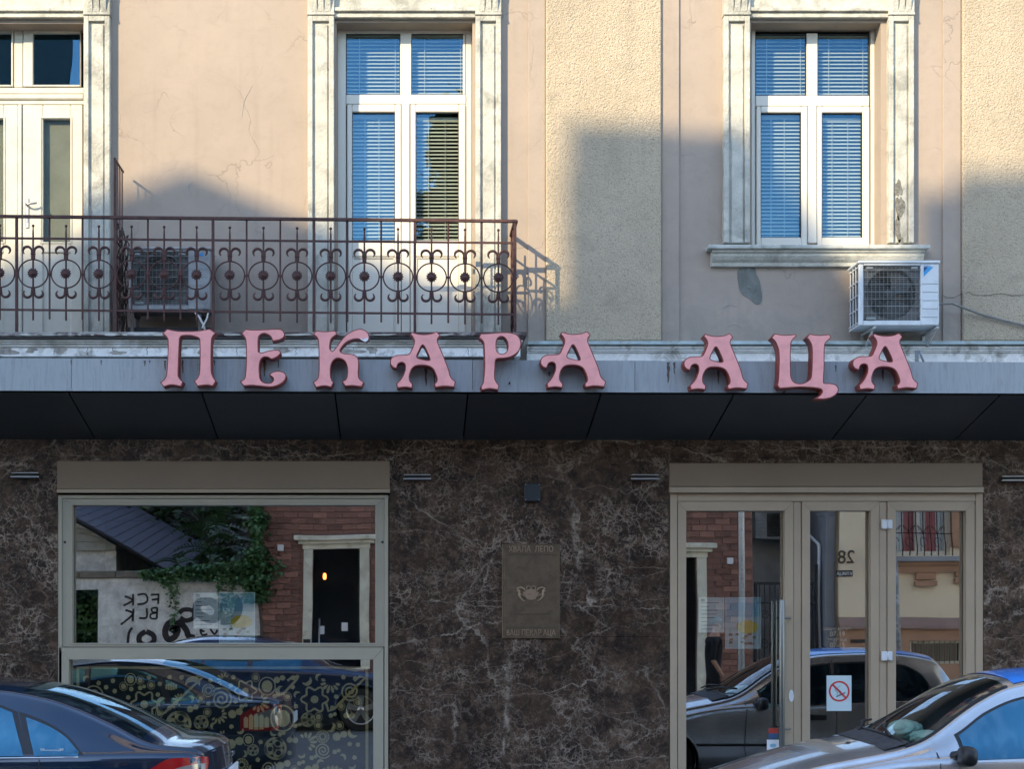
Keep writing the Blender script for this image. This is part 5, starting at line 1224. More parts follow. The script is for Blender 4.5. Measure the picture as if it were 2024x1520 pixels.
for side in (1, -1):
    for k, (u0, u1, lo, hi) in enumerate(WINS):
        h.patch([(a, b - .018) for a, b in lo], [(a, b + .018) for a, b in hi], u0 - .022, u1 + .022, side, .004).build('window_seal', m_blacktrim, HB, fix=False)
        h.patch(lo, hi, u0, u1, side, .008).build('side_window', m_cglass, HB)
    for pts in ([(1.50, .92), (1.485, .7), (1.47, .45), (1.5, .25)], [(2.435, 1.36), (2.435, .9), (2.435, .6), (2.43, .25)], [(3.0, 1.36), (3.03, .93), (3.0, .72), (2.86, .5), (2.82, .3)]):
        pp = []
        for a, b in zip(pts, pts[1:]): pp += [(a[0] + (b[0] - a[0]) * k / 6, a[1] + (b[1] - a[1]) * k / 6) for k in range(6)]
        h.line(pp + [pts[-1]], side, .0045, .002).build('door_gap', m_blacktrim, HB)
    h.line([(.95 + .1 * k, .47) for k in range(19)], side, .014, .004).build('rub_strip', m_blacktrim, HB)
    for u in (2.25, 2.92): h.patch([(0, .735), (4, .735)], [(0, .79), (4, .79)], u - .1, u + .08, side, .006).build('door_handle', m_blacktrim, HB, fix=False)
    # mirror
    mm = MB(); c_ = Vector(h.pt(1.66, .88, .905, side)); vs = []; fs = []
    for i in range(9):
        t = math.pi * i / 8
        for k in range(14):
            q = 2 * math.pi * k / 14; e = .72
            f = lambda v: math.copysign(abs(v) ** e, v)
            vs.append(c_ + Vector((-.055 * f(math.cos(t)) - .01, .105 * f(math.sin(t)) * f(math.cos(q)), .068 * f(math.sin(t)) * f(math.sin(q)))))
    for i in range(8):
        for k in range(14): fs.append((i * 14 + k, i * 14 + (k + 1) % 14, (i + 1) * 14 + (k + 1) % 14, (i + 1) * 14 + k))
    mm.add(vs, fs, True); mm.tube([h.pt(1.60, .77, .90, side), h.pt(1.63, .84, .915, side)], .030, 8)
    mm.build('side_mirror', m_blacktrim, HB)
    for u in h.wheels: h.wheel(u, side, HB, rimm)
    h.patch([(0, .46), (.4, .50)], [(0, .50), (.1, .54), (.4, .64)], .03, .36, side, .006).build('headlight', plain('headlight_glass', (.5, .52, .55), .1, .2, coat=1), HB, fix=False)
    h.patch([(3.5, .80), (3.9, .80)], [(3.5, 1.1), (3.9, 1.0)], 3.62, 3.80, side, .006).build('tail_light', m_red, HB, fix=False)
# interior: dashboard, seats, floor
mb = MB(); mb.box(3.36, 3.72, -3.72, -2.48, .74, .925, .05).box(3.3, 5.7, -3.75, -2.45, .30, .34); mb.build('dashboard', plain('dash_grey', (.05, .055, .055), .8), HB)
for yy in (-3.48, -2.72):
    mb = MB(); mb.box(4.05, 4.55, yy - .24, yy + .24, .5, .68, .06).box(4.48, 4.64, yy - .23, yy + .23, .66, 1.18, .07).box(4.53, 4.63, yy - .12, yy + .12, 1.19, 1.33, .04); mb.build('seat', M('seat_cloth', (.10, .11, .12), .9), HB)
MB().tube([(3.84 + .05 * math.sin(2 * math.pi * k / 20), -3.46 + .18 * math.cos(2 * math.pi * k / 20), .93 + .16 * math.sin(2 * math.pi * k / 20)) for k in range(20)], .014, 6, closed=True).build('steering_wheel', m_blacktrim, HB)
MB().box(4.33, 4.345, -3.0, -2.9, 1.27, 1.33).build('inner_mirror', m_blacktrim, HB)
def crumpled(name, label, c_, rx, ry, rz, seed):
    bm = bmesh.new(); bmesh.ops.create_icosphere(bm, subdivisions=4, radius=1); rnd = random.Random(seed); ph = [(Vector([rnd.uniform(-1, 1) for _ in range(3)]) * 5, rnd.uniform(0, 6)) for _ in range(9)]
    for v in bm.verts:
        n = 1 + sum(abs(math.sin(v.co.dot(a) + b)) for a, b in ph) * .055 - .25; v.co = Vector((v.co.x * rx * n, v.co.y * ry * n, max(-.9 * rz, v.co.z * rz * n) + rz * .9))
    me = bpy.data.meshes.new(name); bm.to_mesh(me); bm.free(); me.materials.append(M('bag_plastic', (.48, .66, .60), .35, 0, .1, 12, 40, .4, .01))
    o = link(name, me, None, c_); tag(o, label, 'plastic bag', 'plastic bags on the dashboard')
crumpled('plastic_bag', 'crumpled pale green bag on the dashboard, the one nearer the bonnet', (3.60, -2.85, .926), .12, .13, .075, 2)
crumpled('plastic_bag', 'flatter pale bag on the dashboard, the one nearer the driver', (3.62, -3.32, .926), .10, .19, .055, 5)

# black saloon on the left, tail to the right
SD = thing('parked_car', 'black saloon with red tail lights parked before the shop window, nose to the left', 'car', (-3.6, -3.1, 0), 'cars parked along the kerb'); SD['paint'] = p_navy.name
x0 = -1.24 - 4.75
s_ = Car(4.60, [(0, .62), (.08, .72), (.35, .82), (1.0, .92), (1.45, .975), (1.6, 1.03), (2.1, 1.27), (2.5, 1.365), (2.9, 1.395), (3.2, 1.382), (3.5, 1.335), (3.72, 1.265), (3.95, 1.165), (4.2, 1.035), (4.28, 1.0), (4.42, .985), (4.51, .965), (4.56, .93), (4.585, .86), (4.60, .62)],
         [(0, .52), (.3, .72), (1.4, .88), (2.4, .905), (3.6, .915), (4.2, .92), (4.48, .915), (4.56, .88), (4.60, .60)],
         [(0, .55), (.08, .68), (.35, .80), (1.0, .885), (2.4, .905), (3.7, .895), (4.3, .85), (4.5, .79), (4.57, .74), (4.60, .66)],
         [(0, .45), (.3, .65), (1.3, .78), (1.55, .76), (2.2, .63), (2.6, .605), (3.2, .605), (3.6, .615), (3.95, .66), (4.2, .71), (4.33, .72), (4.5, .69), (4.57, .66), (4.60, .60)],
         [(0, .53), (.3, .75), (1.3, .90), (1.6, .96), (2.15, 1.20), (2.55, 1.295), (2.9, 1.325), (3.2, 1.305), (3.5, 1.25), (3.72, 1.175), (3.95, 1.075), (4.2, .965), (4.33, .945), (4.50, .93), (4.56, .90), (4.585, .84), (4.60, .61)],
         [(0, .18), (.4, .14), (1.5, .12), (2.4, .06), (3.0, 0), (3.6, -.05), (4.2, -.10), (4.5, -.12), (4.6, -.14)], x0=x0, yc=-3.1, wheels=(.95, 3.72), rw=.32, arch=.375)
bo, gl_ = s_.body('body', p_navy, SD, (1.50, 2.38), (3.36, 4.16))
weld(gl_['f'].build('windscreen', m_cglass, SD)); weld(gl_['r'].build('rear_window', m_cglass, SD))
def uX(px, d=11.1): return (px - 810) * d / 3300 - x0
def zX(py, d=11.1): return 1.85 + (1213 - py) * d / 3300
for side in (1, -1):
    W1 = [(2.2, .895), (3.8, .905)]
    arc = [(2.0, 1.10), (2.3, 1.215), (2.7, 1.275), (3.0, 1.272), (3.25, 1.24), (3.45, 1.175), (3.6, 1.10), (3.72, 1.01), (3.79, .93)]
    s_.patch([(2.2, .878), (3.9, .888)], [(a, b + .022) for a, b in arc[:-1]] + [(3.83, .91)], 3.47, 3.84, side, .004, shl=-.41).build('window_seal', m_blacktrim, SD, fix=False)
    s_.patch(W1, arc, 3.51, 3.80, side, .008, shl=-.41).build('side_window', m_cglass, SD)
    s_.patch([(2.2, .878), (3.9, .888)], [(a, b + .022) for a, b in arc], 2.62, 3.475, side, .004, shr=-.45).build('window_seal', m_blacktrim, SD, fix=False)
    s_.patch(W1, arc, 2.64, 3.44, side, .008, shr=-.45).build('side_window', m_cglass, SD)
    s_.patch(W1, arc, 1.9, 2.58, side, .008).build('side_window', m_cglass, SD)
    s_.line([(1.5 + .1 * k, .872 + .0012 * k) for k in range(24)], side, .0055, .004).build('belt_strip', CHR, SD)
    for pts in ([(3.545, .885), (3.545, .8), (3.53, .62), (3.4, .5), (3.36, .3)], [(2.60, .88), (2.60, .25)], [(1.55, .9), (1.5, .6), (1.5, .25)]):
        pp = []
        for a, b in zip(pts, pts[1:]): pp += [(a[0] + (b[0] - a[0]) * k / 6, a[1] + (b[1] - a[1]) * k / 6) for k in range(6)]
        s_.line(pp + [pts[-1]], side, .0045, .002).build('door_gap', m_blacktrim, SD)
    s_.patch([(4.2, .62), (4.75, .62)], [(4.1, .72), (4.24, .80), (4.42, .885), (4.58, .885)], 4.22, 4.585, side, .006, 10).build('tail_light', m_red, SD, fix=False)
    s_.patch([(4.2, .66), (4.75, .66)], [(4.2, .70), (4.36, .79), (4.55, .84), (4.6, .83)], 4.36, 4.58, side, .011, 8).build('tail_light_lens', m_clear, SD, fix=False)
    for u in s_.wheels: s_.wheel(u, side, SD, rimm)
    mm = MB(); c_ = s_.pt(1.95, .98, .96, side); mm.box(c_[0] - .06, c_[0] + .05, c_[1] - .09, c_[1] + .09, c_[2] - .06, c_[2] + .06, .04); mm.build('side_mirror', m_blacktrim, SD)
# decal on the rear quarter glass
dk = MB(); u_, z_ = 3.62, .94
for k in range(-5, 6):
    a = s_.pt(u_ + k * .014, s_.side_w(u_ + k * .014, z_) + .012, z_ + (.006 if abs(k) > 3 else .0), -1); r = .009 if abs(k) > 3 else .006
    dk.box(a[0] - .006, a[0] + .006, a[1] - .001, a[1] + .001, a[2] - r, a[2] + r)
dk.build('decal', plain('decal_white', (.6, .65, .7), .6), SD)
# rear: plate, badge, bumper
xr = x0 + 4.60 + .13
MB().tube([s_.pt(4.56, .50, .905, 1), s_.pt(4.56, 0, .93, 1), s_.pt(4.56, .50, .905, -1)], .010, 6).build('boot_lip', p_navy, SD)
MB().box(xr - .01, xr + .012, -3.36, -2.84, .66, .77, .004).build('number_plate', m_paper, SD)
MB().box(xr - .01, xr + .008, -3.16, -3.04, .84, .87, .004).build('badge', CHR, SD)
# dark blue car on the far side of the street
FC = thing('parked_car', 'dark blue car with pale alloy wheels on the far side, seen in the shop glass', 'car', (-2.1, -11.9, 0)); FC['paint'] = p_blue.name
f = Car(4.4, [(0, .66), (.1, .80), (.4, .90), (1.1, 1.0), (1.35, 1.05), (2.0, 1.40), (2.5, 1.50), (3.1, 1.50), (3.7, 1.42), (3.95, 1.30), (4.25, 1.05), (4.4, .66)],
        [(0, .58), (.3, .80), (1.2, .92), (3.5, .98), (4.1, .98), (4.4, .64)], [(0, .58), (.1, .70), (.4, .82), (1.2, .88), (3.4, .88), (4.1, .80), (4.4, .62)],
        [(0, .46), (.3, .66), (1.2, .76), (1.5, .74), (2.1, .60), (3.3, .60), (3.9, .62), (4.4, .52)], [(0, .59), (.3, .84), (1.2, .97), (1.4, 1.0), (2.05, 1.33), (2.6, 1.41), (3.2, 1.41), (3.75, 1.33), (4.0, 1.2), (4.25, 1.0), (4.4, .65)],
        [(0, .18), (1.3, .12), (2.5, 0), (4.4, -.12)], x0=-4.35, yc=-12.0 + .35, flip=True, wheels=(.82, 3.5), rw=.34, arch=.40)
f.body('body', p_blue, FC, None)
for side in (1, -1):
    for (u0, u1) in ((1.75, 2.5), (2.58, 3.25), (3.3, 3.7)): f.patch([(1.5, .94), (4, .99)], [(1.6, 1.06), (2.0, 1.26), (2.5, 1.35), (3.2, 1.35), (3.7, 1.22), (3.8, 1.1)], u0, u1, side, .006).build('side_window', m_cglass, FC)
    for u in f.wheels: f.wheel(u, side, FC, rimm)
# ---------------------------------------------------------------- the far side of the street (its shapes show in the panes)
YF = -17.0
K = 3300 / (15 + .18 + 17)
RX = lambda px: (px - 810) / K
RZ = lambda py: 1.85 - (py - 1213) / K
# --- brick house
m_brick = M('brown_brick', (.27, .135, .10), .85, 0, .25, 9, 40, .5, .006, dirt=(.16, .10, .08), ds=6, da=.6, rnd=.7)
m_brickfar = brick_mat('brick_field', (.25, .13, .10), (.21, .105, .08), (.09, .07, .06), .285, .117)
m_stone = M('cream_stone', (.72, .69, .56), .8, 0, .12, 4, 50, .4, .006, dirt=(.3, .28, .2), ds=5, da=.5)
BH = thing('brick_house', 'brown brick house with cream stone door surrounds across the street', 'building', (2.0, YF, .12))
bx0, bx1 = RX(515), RX(1486)
doors = [(RX(617), RX(713), .12, RZ(1086)), (RX(1283), RX(1378), .12, RZ(1102))]
upw = [(bx0 + 1.3 + k * 2.3, bx0 + 2.3 + k * 2.3, 4.9, 6.7) for k in range(4)]
wall_grid('wall', bx0, bx1, .12, 8.3, doors + upw, YF, -.3, m_brickfar, BH)
MB().box(bx0, bx1, YF - 8, YF - .31, .12, 8.3).build('back_volume', M('dark_render', (.10, .09, .08), .9), BH)
MB().box(bx0 - .1, bx1 + .1, YF - 8.1, YF + .2, 8.3, 8.5).build('roof', M('grey_roof', (.12, .12, .12), .8), BH)
bme = None; H_, L_ = .117, .285; nb = 0
for (ra, rb, za, zb2) in ((bx0, RX(745), 1.25, RZ(1000)), (RX(1352), bx1, .15, RZ(1006))):
    r = 0; z = za
    while z < zb2:
        xx = (bx0 if ra == bx0 else bx1 - 5 * L_) + (L_ / 2 if r % 2 else 0)
        while xx < rb - .02:
            x1_ = xx + L_
            surroundz = [(d[0] - .20, d[1] + .20, d[3] + .02) for d in doors] + [(d[0] - .42, d[1] + .42, d[3] + .32) for d in doors]
            hit = any(x1_ > a and xx < b and z < c_ for a, b, c_ in surroundz[:2]) or any(x1_ > a and xx < b and z < c_ and z + H_ > c_ - .32 for a, b, c_ in surroundz[2:])
            if not hit and xx >= bx0 - .01 and x1_ <= bx1 + .02:
                if bme is None:
                    o = MB().box(xx + .006, xx + L_ - .006, YF + .001, YF + .026, z + .006, z + H_ - .006, .004).build('brick', m_brick, BH, base=(xx + L_ / 2, YF, z + H_ / 2)); bme = o
                else:
                    n = bme.copy(); COL.objects.link(n); n.location = Vector((xx + L_ / 2, YF + random.uniform(-.004, .004), z + H_ / 2)) - wpos(BH)
                nb += 1
            xx += L_
        r += 1; z += H_
m_dglass = plain('dark_door_glass', (.01, .012, .014), .08, spec=.8)
for k, d in enumerate(doors):
    mb = MB(); e = YF + .001
    mb.box(d[0] - .18, d[0], e, e + .07, .12, d[3], .006).box(d[1], d[1] + .18, e, e + .07, .12, d[3], .006)
    mb.box(d[0] - .20, d[1] + .20, e, e + .085, d[3] + .0, d[3] + .10, .004).box(d[0] - .28, d[1] + .28, e, e + .14, d[3] + .102, d[3] + .17, .008).box(d[0] - .36, d[1] + .36, e, e + .20, d[3] + .172, d[3] + .27, .014)
    mb.build('door_surround', m_stone, BH)
    dr = MB().box(d[0] + .001, d[1] - .001, YF - .22, YF - .16, .13, d[3] - .002).build('door', m_dglass, BH)
    MB().tube([(d[0] + .14, YF - .11, .75), (d[0] + .14, YF - .11, 1.75)], .018, 8).build('door_handle', m_steel, dr)
    MB().box(d[1] - .36, d[1] - .24, YF - .158, YF - .156, 1.50, 1.66).box(d[0] + .15, d[0] + .24, YF - .158, YF - .156, 1.44, 1.6).build('door_notice', m_paper, dr)
    MB().box(d[0] - .16, d[0] - .02, YF + .075, YF + .1, 1.15, 1.35, .005).build('letter_slot', m_gasket, BH)
for u in upw:
    wn = MB(); ring(wn, u[0], u[1], u[2], u[3], .07, YF - .2, YF - .14); w_ = wn.build('window', m_pvc, BH); MB().box(u[0] + .07, u[1] - .07, YF - .18, YF - .17, u[2] + .07, u[3] - .07).build('pane', m_dglass, w_)
lg = thing('wall_lantern', 'small lit orange lamp glowing behind the far door glass', 'lamp', (RX(642), YF - .155, RZ(1140)))
MB().lathe(tuple(lg.location), [(.02, -.06), (.032, -.03), (.032, .03), (.015, .06)], 'z', 10).build('bulb', plain('orange_lamp', (.6, .2, .04), .5, emit=(1, .28, .04, 4)), lg)
for (px, py, lab) in ((553.5, 1083, 'small white square box on the brick wall left in the shop glass'), (1441, 1108, 'small white square box on the brick wall near the street pole')):
    tag(MB().box(RX(px) - .055, RX(px) + .055, YF + .027, YF + .09, RZ(py) - .06, RZ(py) + .06, .008).build('wall_box', m_white, base=(RX(px), YF + .03, RZ(py) - .06)), lab, 'box', 'white boxes on the brick wall')
# --- garden wall with graffiti
GW = thing('garden_wall', 'white rendered garden wall with black graffiti letters across the street', 'wall', (-5, YF, .12))
wx0, wx1 = -14, bx0 - .02
gate = (RX(128), RX(195), .12, RZ(1166))
m_gw = plaster('old_white_render', (.74, .74, .70), (.82, .81, .77), 1)
wall_grid('wall', wx0, wx1, .12, 2.52, [gate], YF, -.3, m_gw, GW)
MB().box(wx0, gate[0] - .001, YF - .34, YF - .301, .12, 2.52).build('back', m_gw, GW)
MB().box(gate[1] + .001, wx1, YF - .34, YF - .301, .12, 2.52).build('back', m_gw, GW)
for k in range(16):
    a = wx0 + (wx1 - wx0) * k / 16; b = wx0 + (wx1 - wx0) * (k + 1) / 16; MB().box(a + .004, b - .004, YF - .36, YF + .06, 2.522, 2.66 + random.uniform(-.008, .008), .02).build('coping_stone', M('coping', (.16, .14, .11), .9, 0, .3, 7) if k == 0 else bpy.data.materials['coping'], GW)
spray = plain('black_spray', (.012, .01, .014), .6)
text('FCK', 'graffiti', RX(236), YF + .003, RZ(1212), .52, spray, GW, 'RIGHT', face=1, sx=.95, bold=.004, rot=.06) if False else None
def stroke(pts, w_, name='graffiti'):
    """hand-sprayed stroke through survey points of the reflection"""
    P_ = [(RX(x), RZ(y)) for x, y in pts]; Q = []
    for i in range(len(P_) - 1):
        p0, p1, p2, p3 = P_[max(0, i - 1)], P_[i], P_[i + 1], P_[min(len(P_) - 1, i + 2)]
        for k in range(5):
            t = k / 5; Q.append(tuple(.5 * (2 * p1[q] + (p2[q] - p0[q]) * t + (2 * p0[q] - 5 * p1[q] + 4 * p2[q] - p3[q]) * t * t + (3 * p1[q] - p0[q] - 3 * p2[q] + p3[q]) * t ** 3) for q in (0, 1)))
    Q.append(P_[-1]); vs = []
    for i, (x, z) in enumerate(Q):
        a_, b_ = Q[max(0, i - 1)], Q[min(len(Q) - 1, i + 1)]; dx, dz = b_[0] - a_[0], b_[1] - a_[1]; l = math.hypot(dx, dz) or 1
        vs += [(x - dz / l * w_, YF + .003, z + dx / l * w_), (x + dz / l * w_, YF + .003, z - dx / l * w_)]
    MB().add(vs, [(2 * i, 2 * i + 1, 2 * i + 3, 2 * i + 2) for i in range(len(Q) - 1)]).build(name, spray, GW, fix=False)
for pts, w_ in (([(312, 1175), (311, 1195)], .02), ([(314, 1176), (296, 1177)], .02), ([(311, 1185), (298, 1187)], .02), ([(270, 1178), (285, 1176), (290, 1186), (284, 1194), (270, 1196)], .02), ([(262, 1176), (262, 1198)], .02), ([(246, 1180), (261, 1188), (244, 1198)], .02),
                ([(309, 1202), (308, 1224)], .02), ([(309, 1202), (298, 1204), (300, 1211), (308, 1212), (296, 1215), (297, 1223), (308, 1224)], .018), ([(288, 1203), (288, 1221), (274, 1222)], .02), ([(263, 1204), (262, 1228)], .02), ([(248, 1206), (262, 1214), (240, 1234)], .02),
                ([(262, 1240), (256, 1250), (254, 1270)], .025), ([(287, 1248), (276, 1256), (276, 1268), (288, 1275), (302, 1268), (302, 1256), (288, 1248)], .05),
                ([(345, 1227), (331, 1234), (325, 1250), (332, 1264), (345, 1258), (350, 1244), (338, 1247), (352, 1232), (366, 1245), (372, 1258), (384, 1262)], .06), ([(352, 1213), (362, 1206), (380, 1208), (382, 1222), (366, 1228), (354, 1222)], .045),
                ([(402, 1188), (389, 1196), (392, 1212), (410, 1224), (428, 1222), (432, 1204), (418, 1190), (402, 1190)], .08), ([(436, 1228), (458, 1226), (470, 1212), (472, 1194), (462, 1180)], .08), ([(404, 1250), (396, 1246), (400, 1256), (410, 1254)], .02), ([(416, 1244), (424, 1254), (430, 1246)], .02)):
    stroke(pts, w_)
# --- old house with the slanted slate roof behind the garden wall
OH2 = thing('old_house', 'old low house with a sagging slate roof behind the garden wall', 'building', (-9, -19, 0))
d2 = 15 + .18 + 19.2; K2 = 3300 / d2
rx = lambda px: (px - 810) / K2
rz = lambda py: 1.85 - (py - 1213) / K2
rl = lambda px: 1022 + (px - 144) * .571
MB().prism([(-12, 0), (rx(228), 0), (rx(228), rz(rl(228) + 3)), (rx(40), rz(rl(40) + 3)), (-12, rz(rl(40) + 3))], -19.25, -25).build('wall', m_gw, OH2)
m_block = M('grey_block', (.34, .34, .30), .9, 0, .2, 5)
for r_ in range(3):
    z0_ = rz(1089) + .17 * r_; xx = rx(145) - 1.4 + .3 * (r_ % 2); xm = 144 + (1089 - 16 * (r_ + 1) - 1022) / .571
    while xx < rx(min(226, 400)) - .1:
        x1_ = min(xx + .62, rx(228))
        if rz(rl(810 + x1_ * K2) + 1) > z0_ + .17 or True:
            zt_l, zt_r = min(z0_ + .167, rz(rl(810 + xx * K2) + 3)), min(z0_ + .167, rz(rl(810 + x1_ * K2) + 3))
            if zt_r > z0_ + .02: MB().prism([(xx, z0_ + .003), (x1_, z0_ + .003), (x1_, zt_r), (xx, zt_l)], -19.24, -19.18).build('block', m_block, OH2)
        xx += .626
m_slate = M('slate_roof', (.115, .105, .135), .7, 0, .2, 5, 30, .4, .02, dirt=(.18, .17, .15), ds=4, da=.4)
A_, B_ = (rx(100), rz(997)), (rx(345), rz(1137)); vx, vz = B_[0] - A_[0], B_[1] - A_[1]
A_ = (A_[0] - vx * 1.4, A_[1] - vz * 1.4)
n = 34
for k in range(n):
    f0, f1 = k / n, (k + 1) / n; p, q = (A_[0] + (B_[0] - A_[0]) * f0, A_[1] + (B_[1] - A_[1]) * f0), (A_[0] + (B_[0] - A_[0]) * f1, A_[1] + (B_[1] - A_[1]) * f1)
    mb = MB(); t_ = .03
    ys_a, ys_b = -19.0, -24.5
    mb.add([(p[0], ys_a, p[1]), (q[0] + .03, ys_a, q[1] + .0), (q[0] + .03, ys_b, q[1] + .75), (p[0], ys_b, p[1] + .75), (p[0], ys_a, p[1] + t_), (q[0] + .03, ys_a, q[1] + t_), (q[0] + .03, ys_b, q[1] + .75 + t_), (p[0], ys_b, p[1] + .75 + t_)], [(0, 3, 2, 1), (4, 5, 6, 7), (0, 1, 5, 4), (1, 2, 6, 5), (2, 3, 7, 6), (3, 0, 4, 7)])
    mb.build('roof_course', m_slate, OH2)
MB().tube([(A_[0], -18.97, A_[1] - .03), (B_[0], -18.97, B_[1] - .03)], .045, 6).build('eave', m_gasket, OH2)
# --- cream house 28 on the right
CHs = thing('cream_house', 'cream house numbered 28 with brown plinth and barred window across the street', 'building', (11, YF, .12))
cx0 = RX(1650)
m_cream = M('cream_render', (.78, .66, .48), .85, 0, .06, 1.5, 60, .2, .003); m_brownp = M('brown_plinth', (.42, .24, .15), .8, 0, .1, 2, 60, .2, .003); m_grey = M('grey_wall', (.30, .31, .33), .85, 0, .15, 2)
zpl = RZ(1226)
wy = YF + .35
cw = (RX(1738), RX(1866), RZ(1100), RZ(960)); uppers = [(cx0 + 1.2 + k * 2.2, cx0 + 2.3 + k * 2.2, 5.4, 7.3) for k in range(3)]
wall_grid('wall', cx0, 19, zpl, 8.2, [cw] + uppers, wy, -.3, m_cream, CHs)
MB().box(cx0, 19, YF - 8, wy - .301, .12, 8.2).build('back_volume', m_cream, CHs)
MB().box(cx0 - .3, 19.3, YF - 8.3, wy + .5, 8.2, 8.5).build('roof', m_slate, CHs)
base_w = (RX(1786), RX(1890), RZ(1312), RZ(1266))
wall_grid('plinth', cx0 - .0, 19, .12, zpl - .16, [(base_w[0], base_w[1], base_w[2], base_w[3])], wy + .06, -.3, m_brownp, CHs)
MB().prism_x([(wy, zpl - .16), (wy + .14, zpl - .16), (wy + .14, zpl - .10), (wy + .05, zpl + .06), (wy, zpl + .06)], cx0 - .02, 19).build('plinth_cap', M('mauve_cap', (.30, .20, .17), .8), CHs)
MB().box(cx0 + .2, cx0 + 1.1, wy + .061, wy + .075, zpl - .42, zpl - .36).build('panel_line', m_gasket, CHs)
MB().box(cw[1] + .003, RX(1893), wy, wy + .06, cw[2] + .15, cw[3], .01).build('window_trim', m_brownp, CHs)
sz = RZ(1103); mb = MB(); mb.box(RX(1716), RX(1897), wy, wy + .26, sz - .10, sz - .0, .01); mb.build('window_sill', m_grey, CHs)
mb = MB(); mb.prism_x([(wy, sz - .105), (wy + .20, sz - .105), (wy + .18, sz - .15), (wy + .12, sz - .2), (wy + .10, sz - .3), (wy, sz - .3)], RX(1719), RX(1893))
for (a, b, zz) in ((1797, 1836, 1158), (1874, 1896, 1154)):
    mb.box(RX(a), RX(b), wy, wy + .085, RZ(zz - 10), sz - .302, .01); mb.box(RX(a) - .02, RX(b) + .02, wy, wy + .11, RZ(zz + 2), RZ(zz - 8) - .003, .008)
    k = RX(a) + .02
    while k < RX(b) - .05: mb.add([(k, wy + .112, RZ(zz - 7)), (k + .055, wy + .112, RZ(zz - 7)), (k + .028, wy + .112, RZ(zz))], [(0, 1, 2)]); k += .075
mb.build('sill_ornament', m_brownp, CHs)
wn = MB(); ring(wn, cw[0], cw[1], cw[2], cw[3], .08, wy - .2, wy - .12); wn.box(RX(1800), RX(1808), wy - .2, wy - .12, cw[2] + .08, cw[3] - .08)
w_ = wn.build('window', m_pvc, CHs)
cu_ = MB(); cols_ = [plain('curtain_pink', (.48, .20, .20), .9), plain('curtain_white', (.6, .66, .66), .9)]
n = 60; vs = []
for i in range(n + 1): x = cw[0] + (cw[1] - cw[0]) * i / n; yy = wy - .24 + .018 * math.sin(i * 1.9); vs += [(x, yy, cw[2]), (x, yy, cw[3])]
cu_.v = []; 
for i in range(n):
    cu_.cm = 1 if (i // 10) % 2 else 0; cu_.add([vs[2 * i], vs[2 * i + 2], vs[2 * i + 3], vs[2 * i + 1]], [(0, 1, 2, 3)], True)
cu_.build('curtain', cols_, w_)
gr = MB(); yb2 = wy + .16; x = cw[0]; i = 0
while x < cw[1] + .02:
    gr.tube([(x, yb2 + .07, cw[2] - .02), (x, yb2 + .09, cw[2] + .15), (x, yb2, cw[2] + .45), (x, yb2, cw[3])], .012, 6); x += .135
for zz in (cw[2] + .42, RZ(1012)): gr.tube([(cw[0], yb2, zz), (cw[1], yb2, zz)], .01, 6)
for k in range(int((cw[1] - cw[0]) / .27)):
    x = cw[0] + .135 + k * .27
    for s in (-1, 1): gr.tube([(x + s * (.012 + .055 * (1 - math.cos(q / 10 * 4.6)) * .9), yb2 + .012, cw[2] + .40 - s * 0 + .16 * math.sin(q / 10 * 2.6)) for q in range(11)], .007, 5)
    gr.tube([(x + .08 * math.cos(q / 14 * 5.4) * (1 - q / 30), yb2 + .012, cw[2] + .25 + .09 * math.sin(q / 14 * 5.4)) for q in range(15)], .007, 5)
gr.build('window_bars', m_iron, CHs)
bw = MB(); ring(bw, base_w[0], base_w[1], base_w[2], base_w[3], .05, wy - .1, wy - .02); b_ = bw.build('window', m_stone, CHs)
MB().box(base_w[0] + .05, base_w[1] - .05, wy - .09, wy - .08, base_w[2] + .05, base_w[3] - .05).build('pane', m_dglass, b_)
gb = MB()
for k in range(10): x = base_w[0] + .07 + k * .1; gb.tube([(x, wy, base_w[2]), (x, wy, base_w[3])], .008, 5)
gb.build('bars', m_iron, b_)
for u in uppers:
    wn = MB(); ring(wn, u[0], u[1], u[2], u[3], .08, wy - .2, wy - .12); w_ = wn.build('window', m_pvc, CHs); MB().box(u[0] + .08, u[1] - .08, wy - .18, wy - .17, u[2] + .08, u[3] - .08).build('pane', m_dglass, w_)
m_num = plain('number_brown', (.06, .04, .03), .6)
kk = 3300 / (15 + .18 - wy); X2 = lambda px: (px - 810) / kk; Z2 = lambda py: 1.85 - (py - 1213) / kk
text('28', 'house_number', X2(1692), wy + .012, Z2(1113), .36, m_num, CHs, 'LEFT', .006, face=1, sx=.95, bold=.002)
npz = thing('street_sign', 'small dark name plate under the number 28', 'sign', (X2(1670), wy, Z2(1140)))
MB().box(X2(1654), X2(1688), wy + .002, wy + .02, Z2(1140), Z2(1127), .003).build('plate', plain('plate_dark', (.02, .02, .022), .5), npz)
text('УЛИЦА', 'lettering', X2(1671), wy + .022, Z2(1137), .09, m_paper, npz, 'CENTER', face=1)
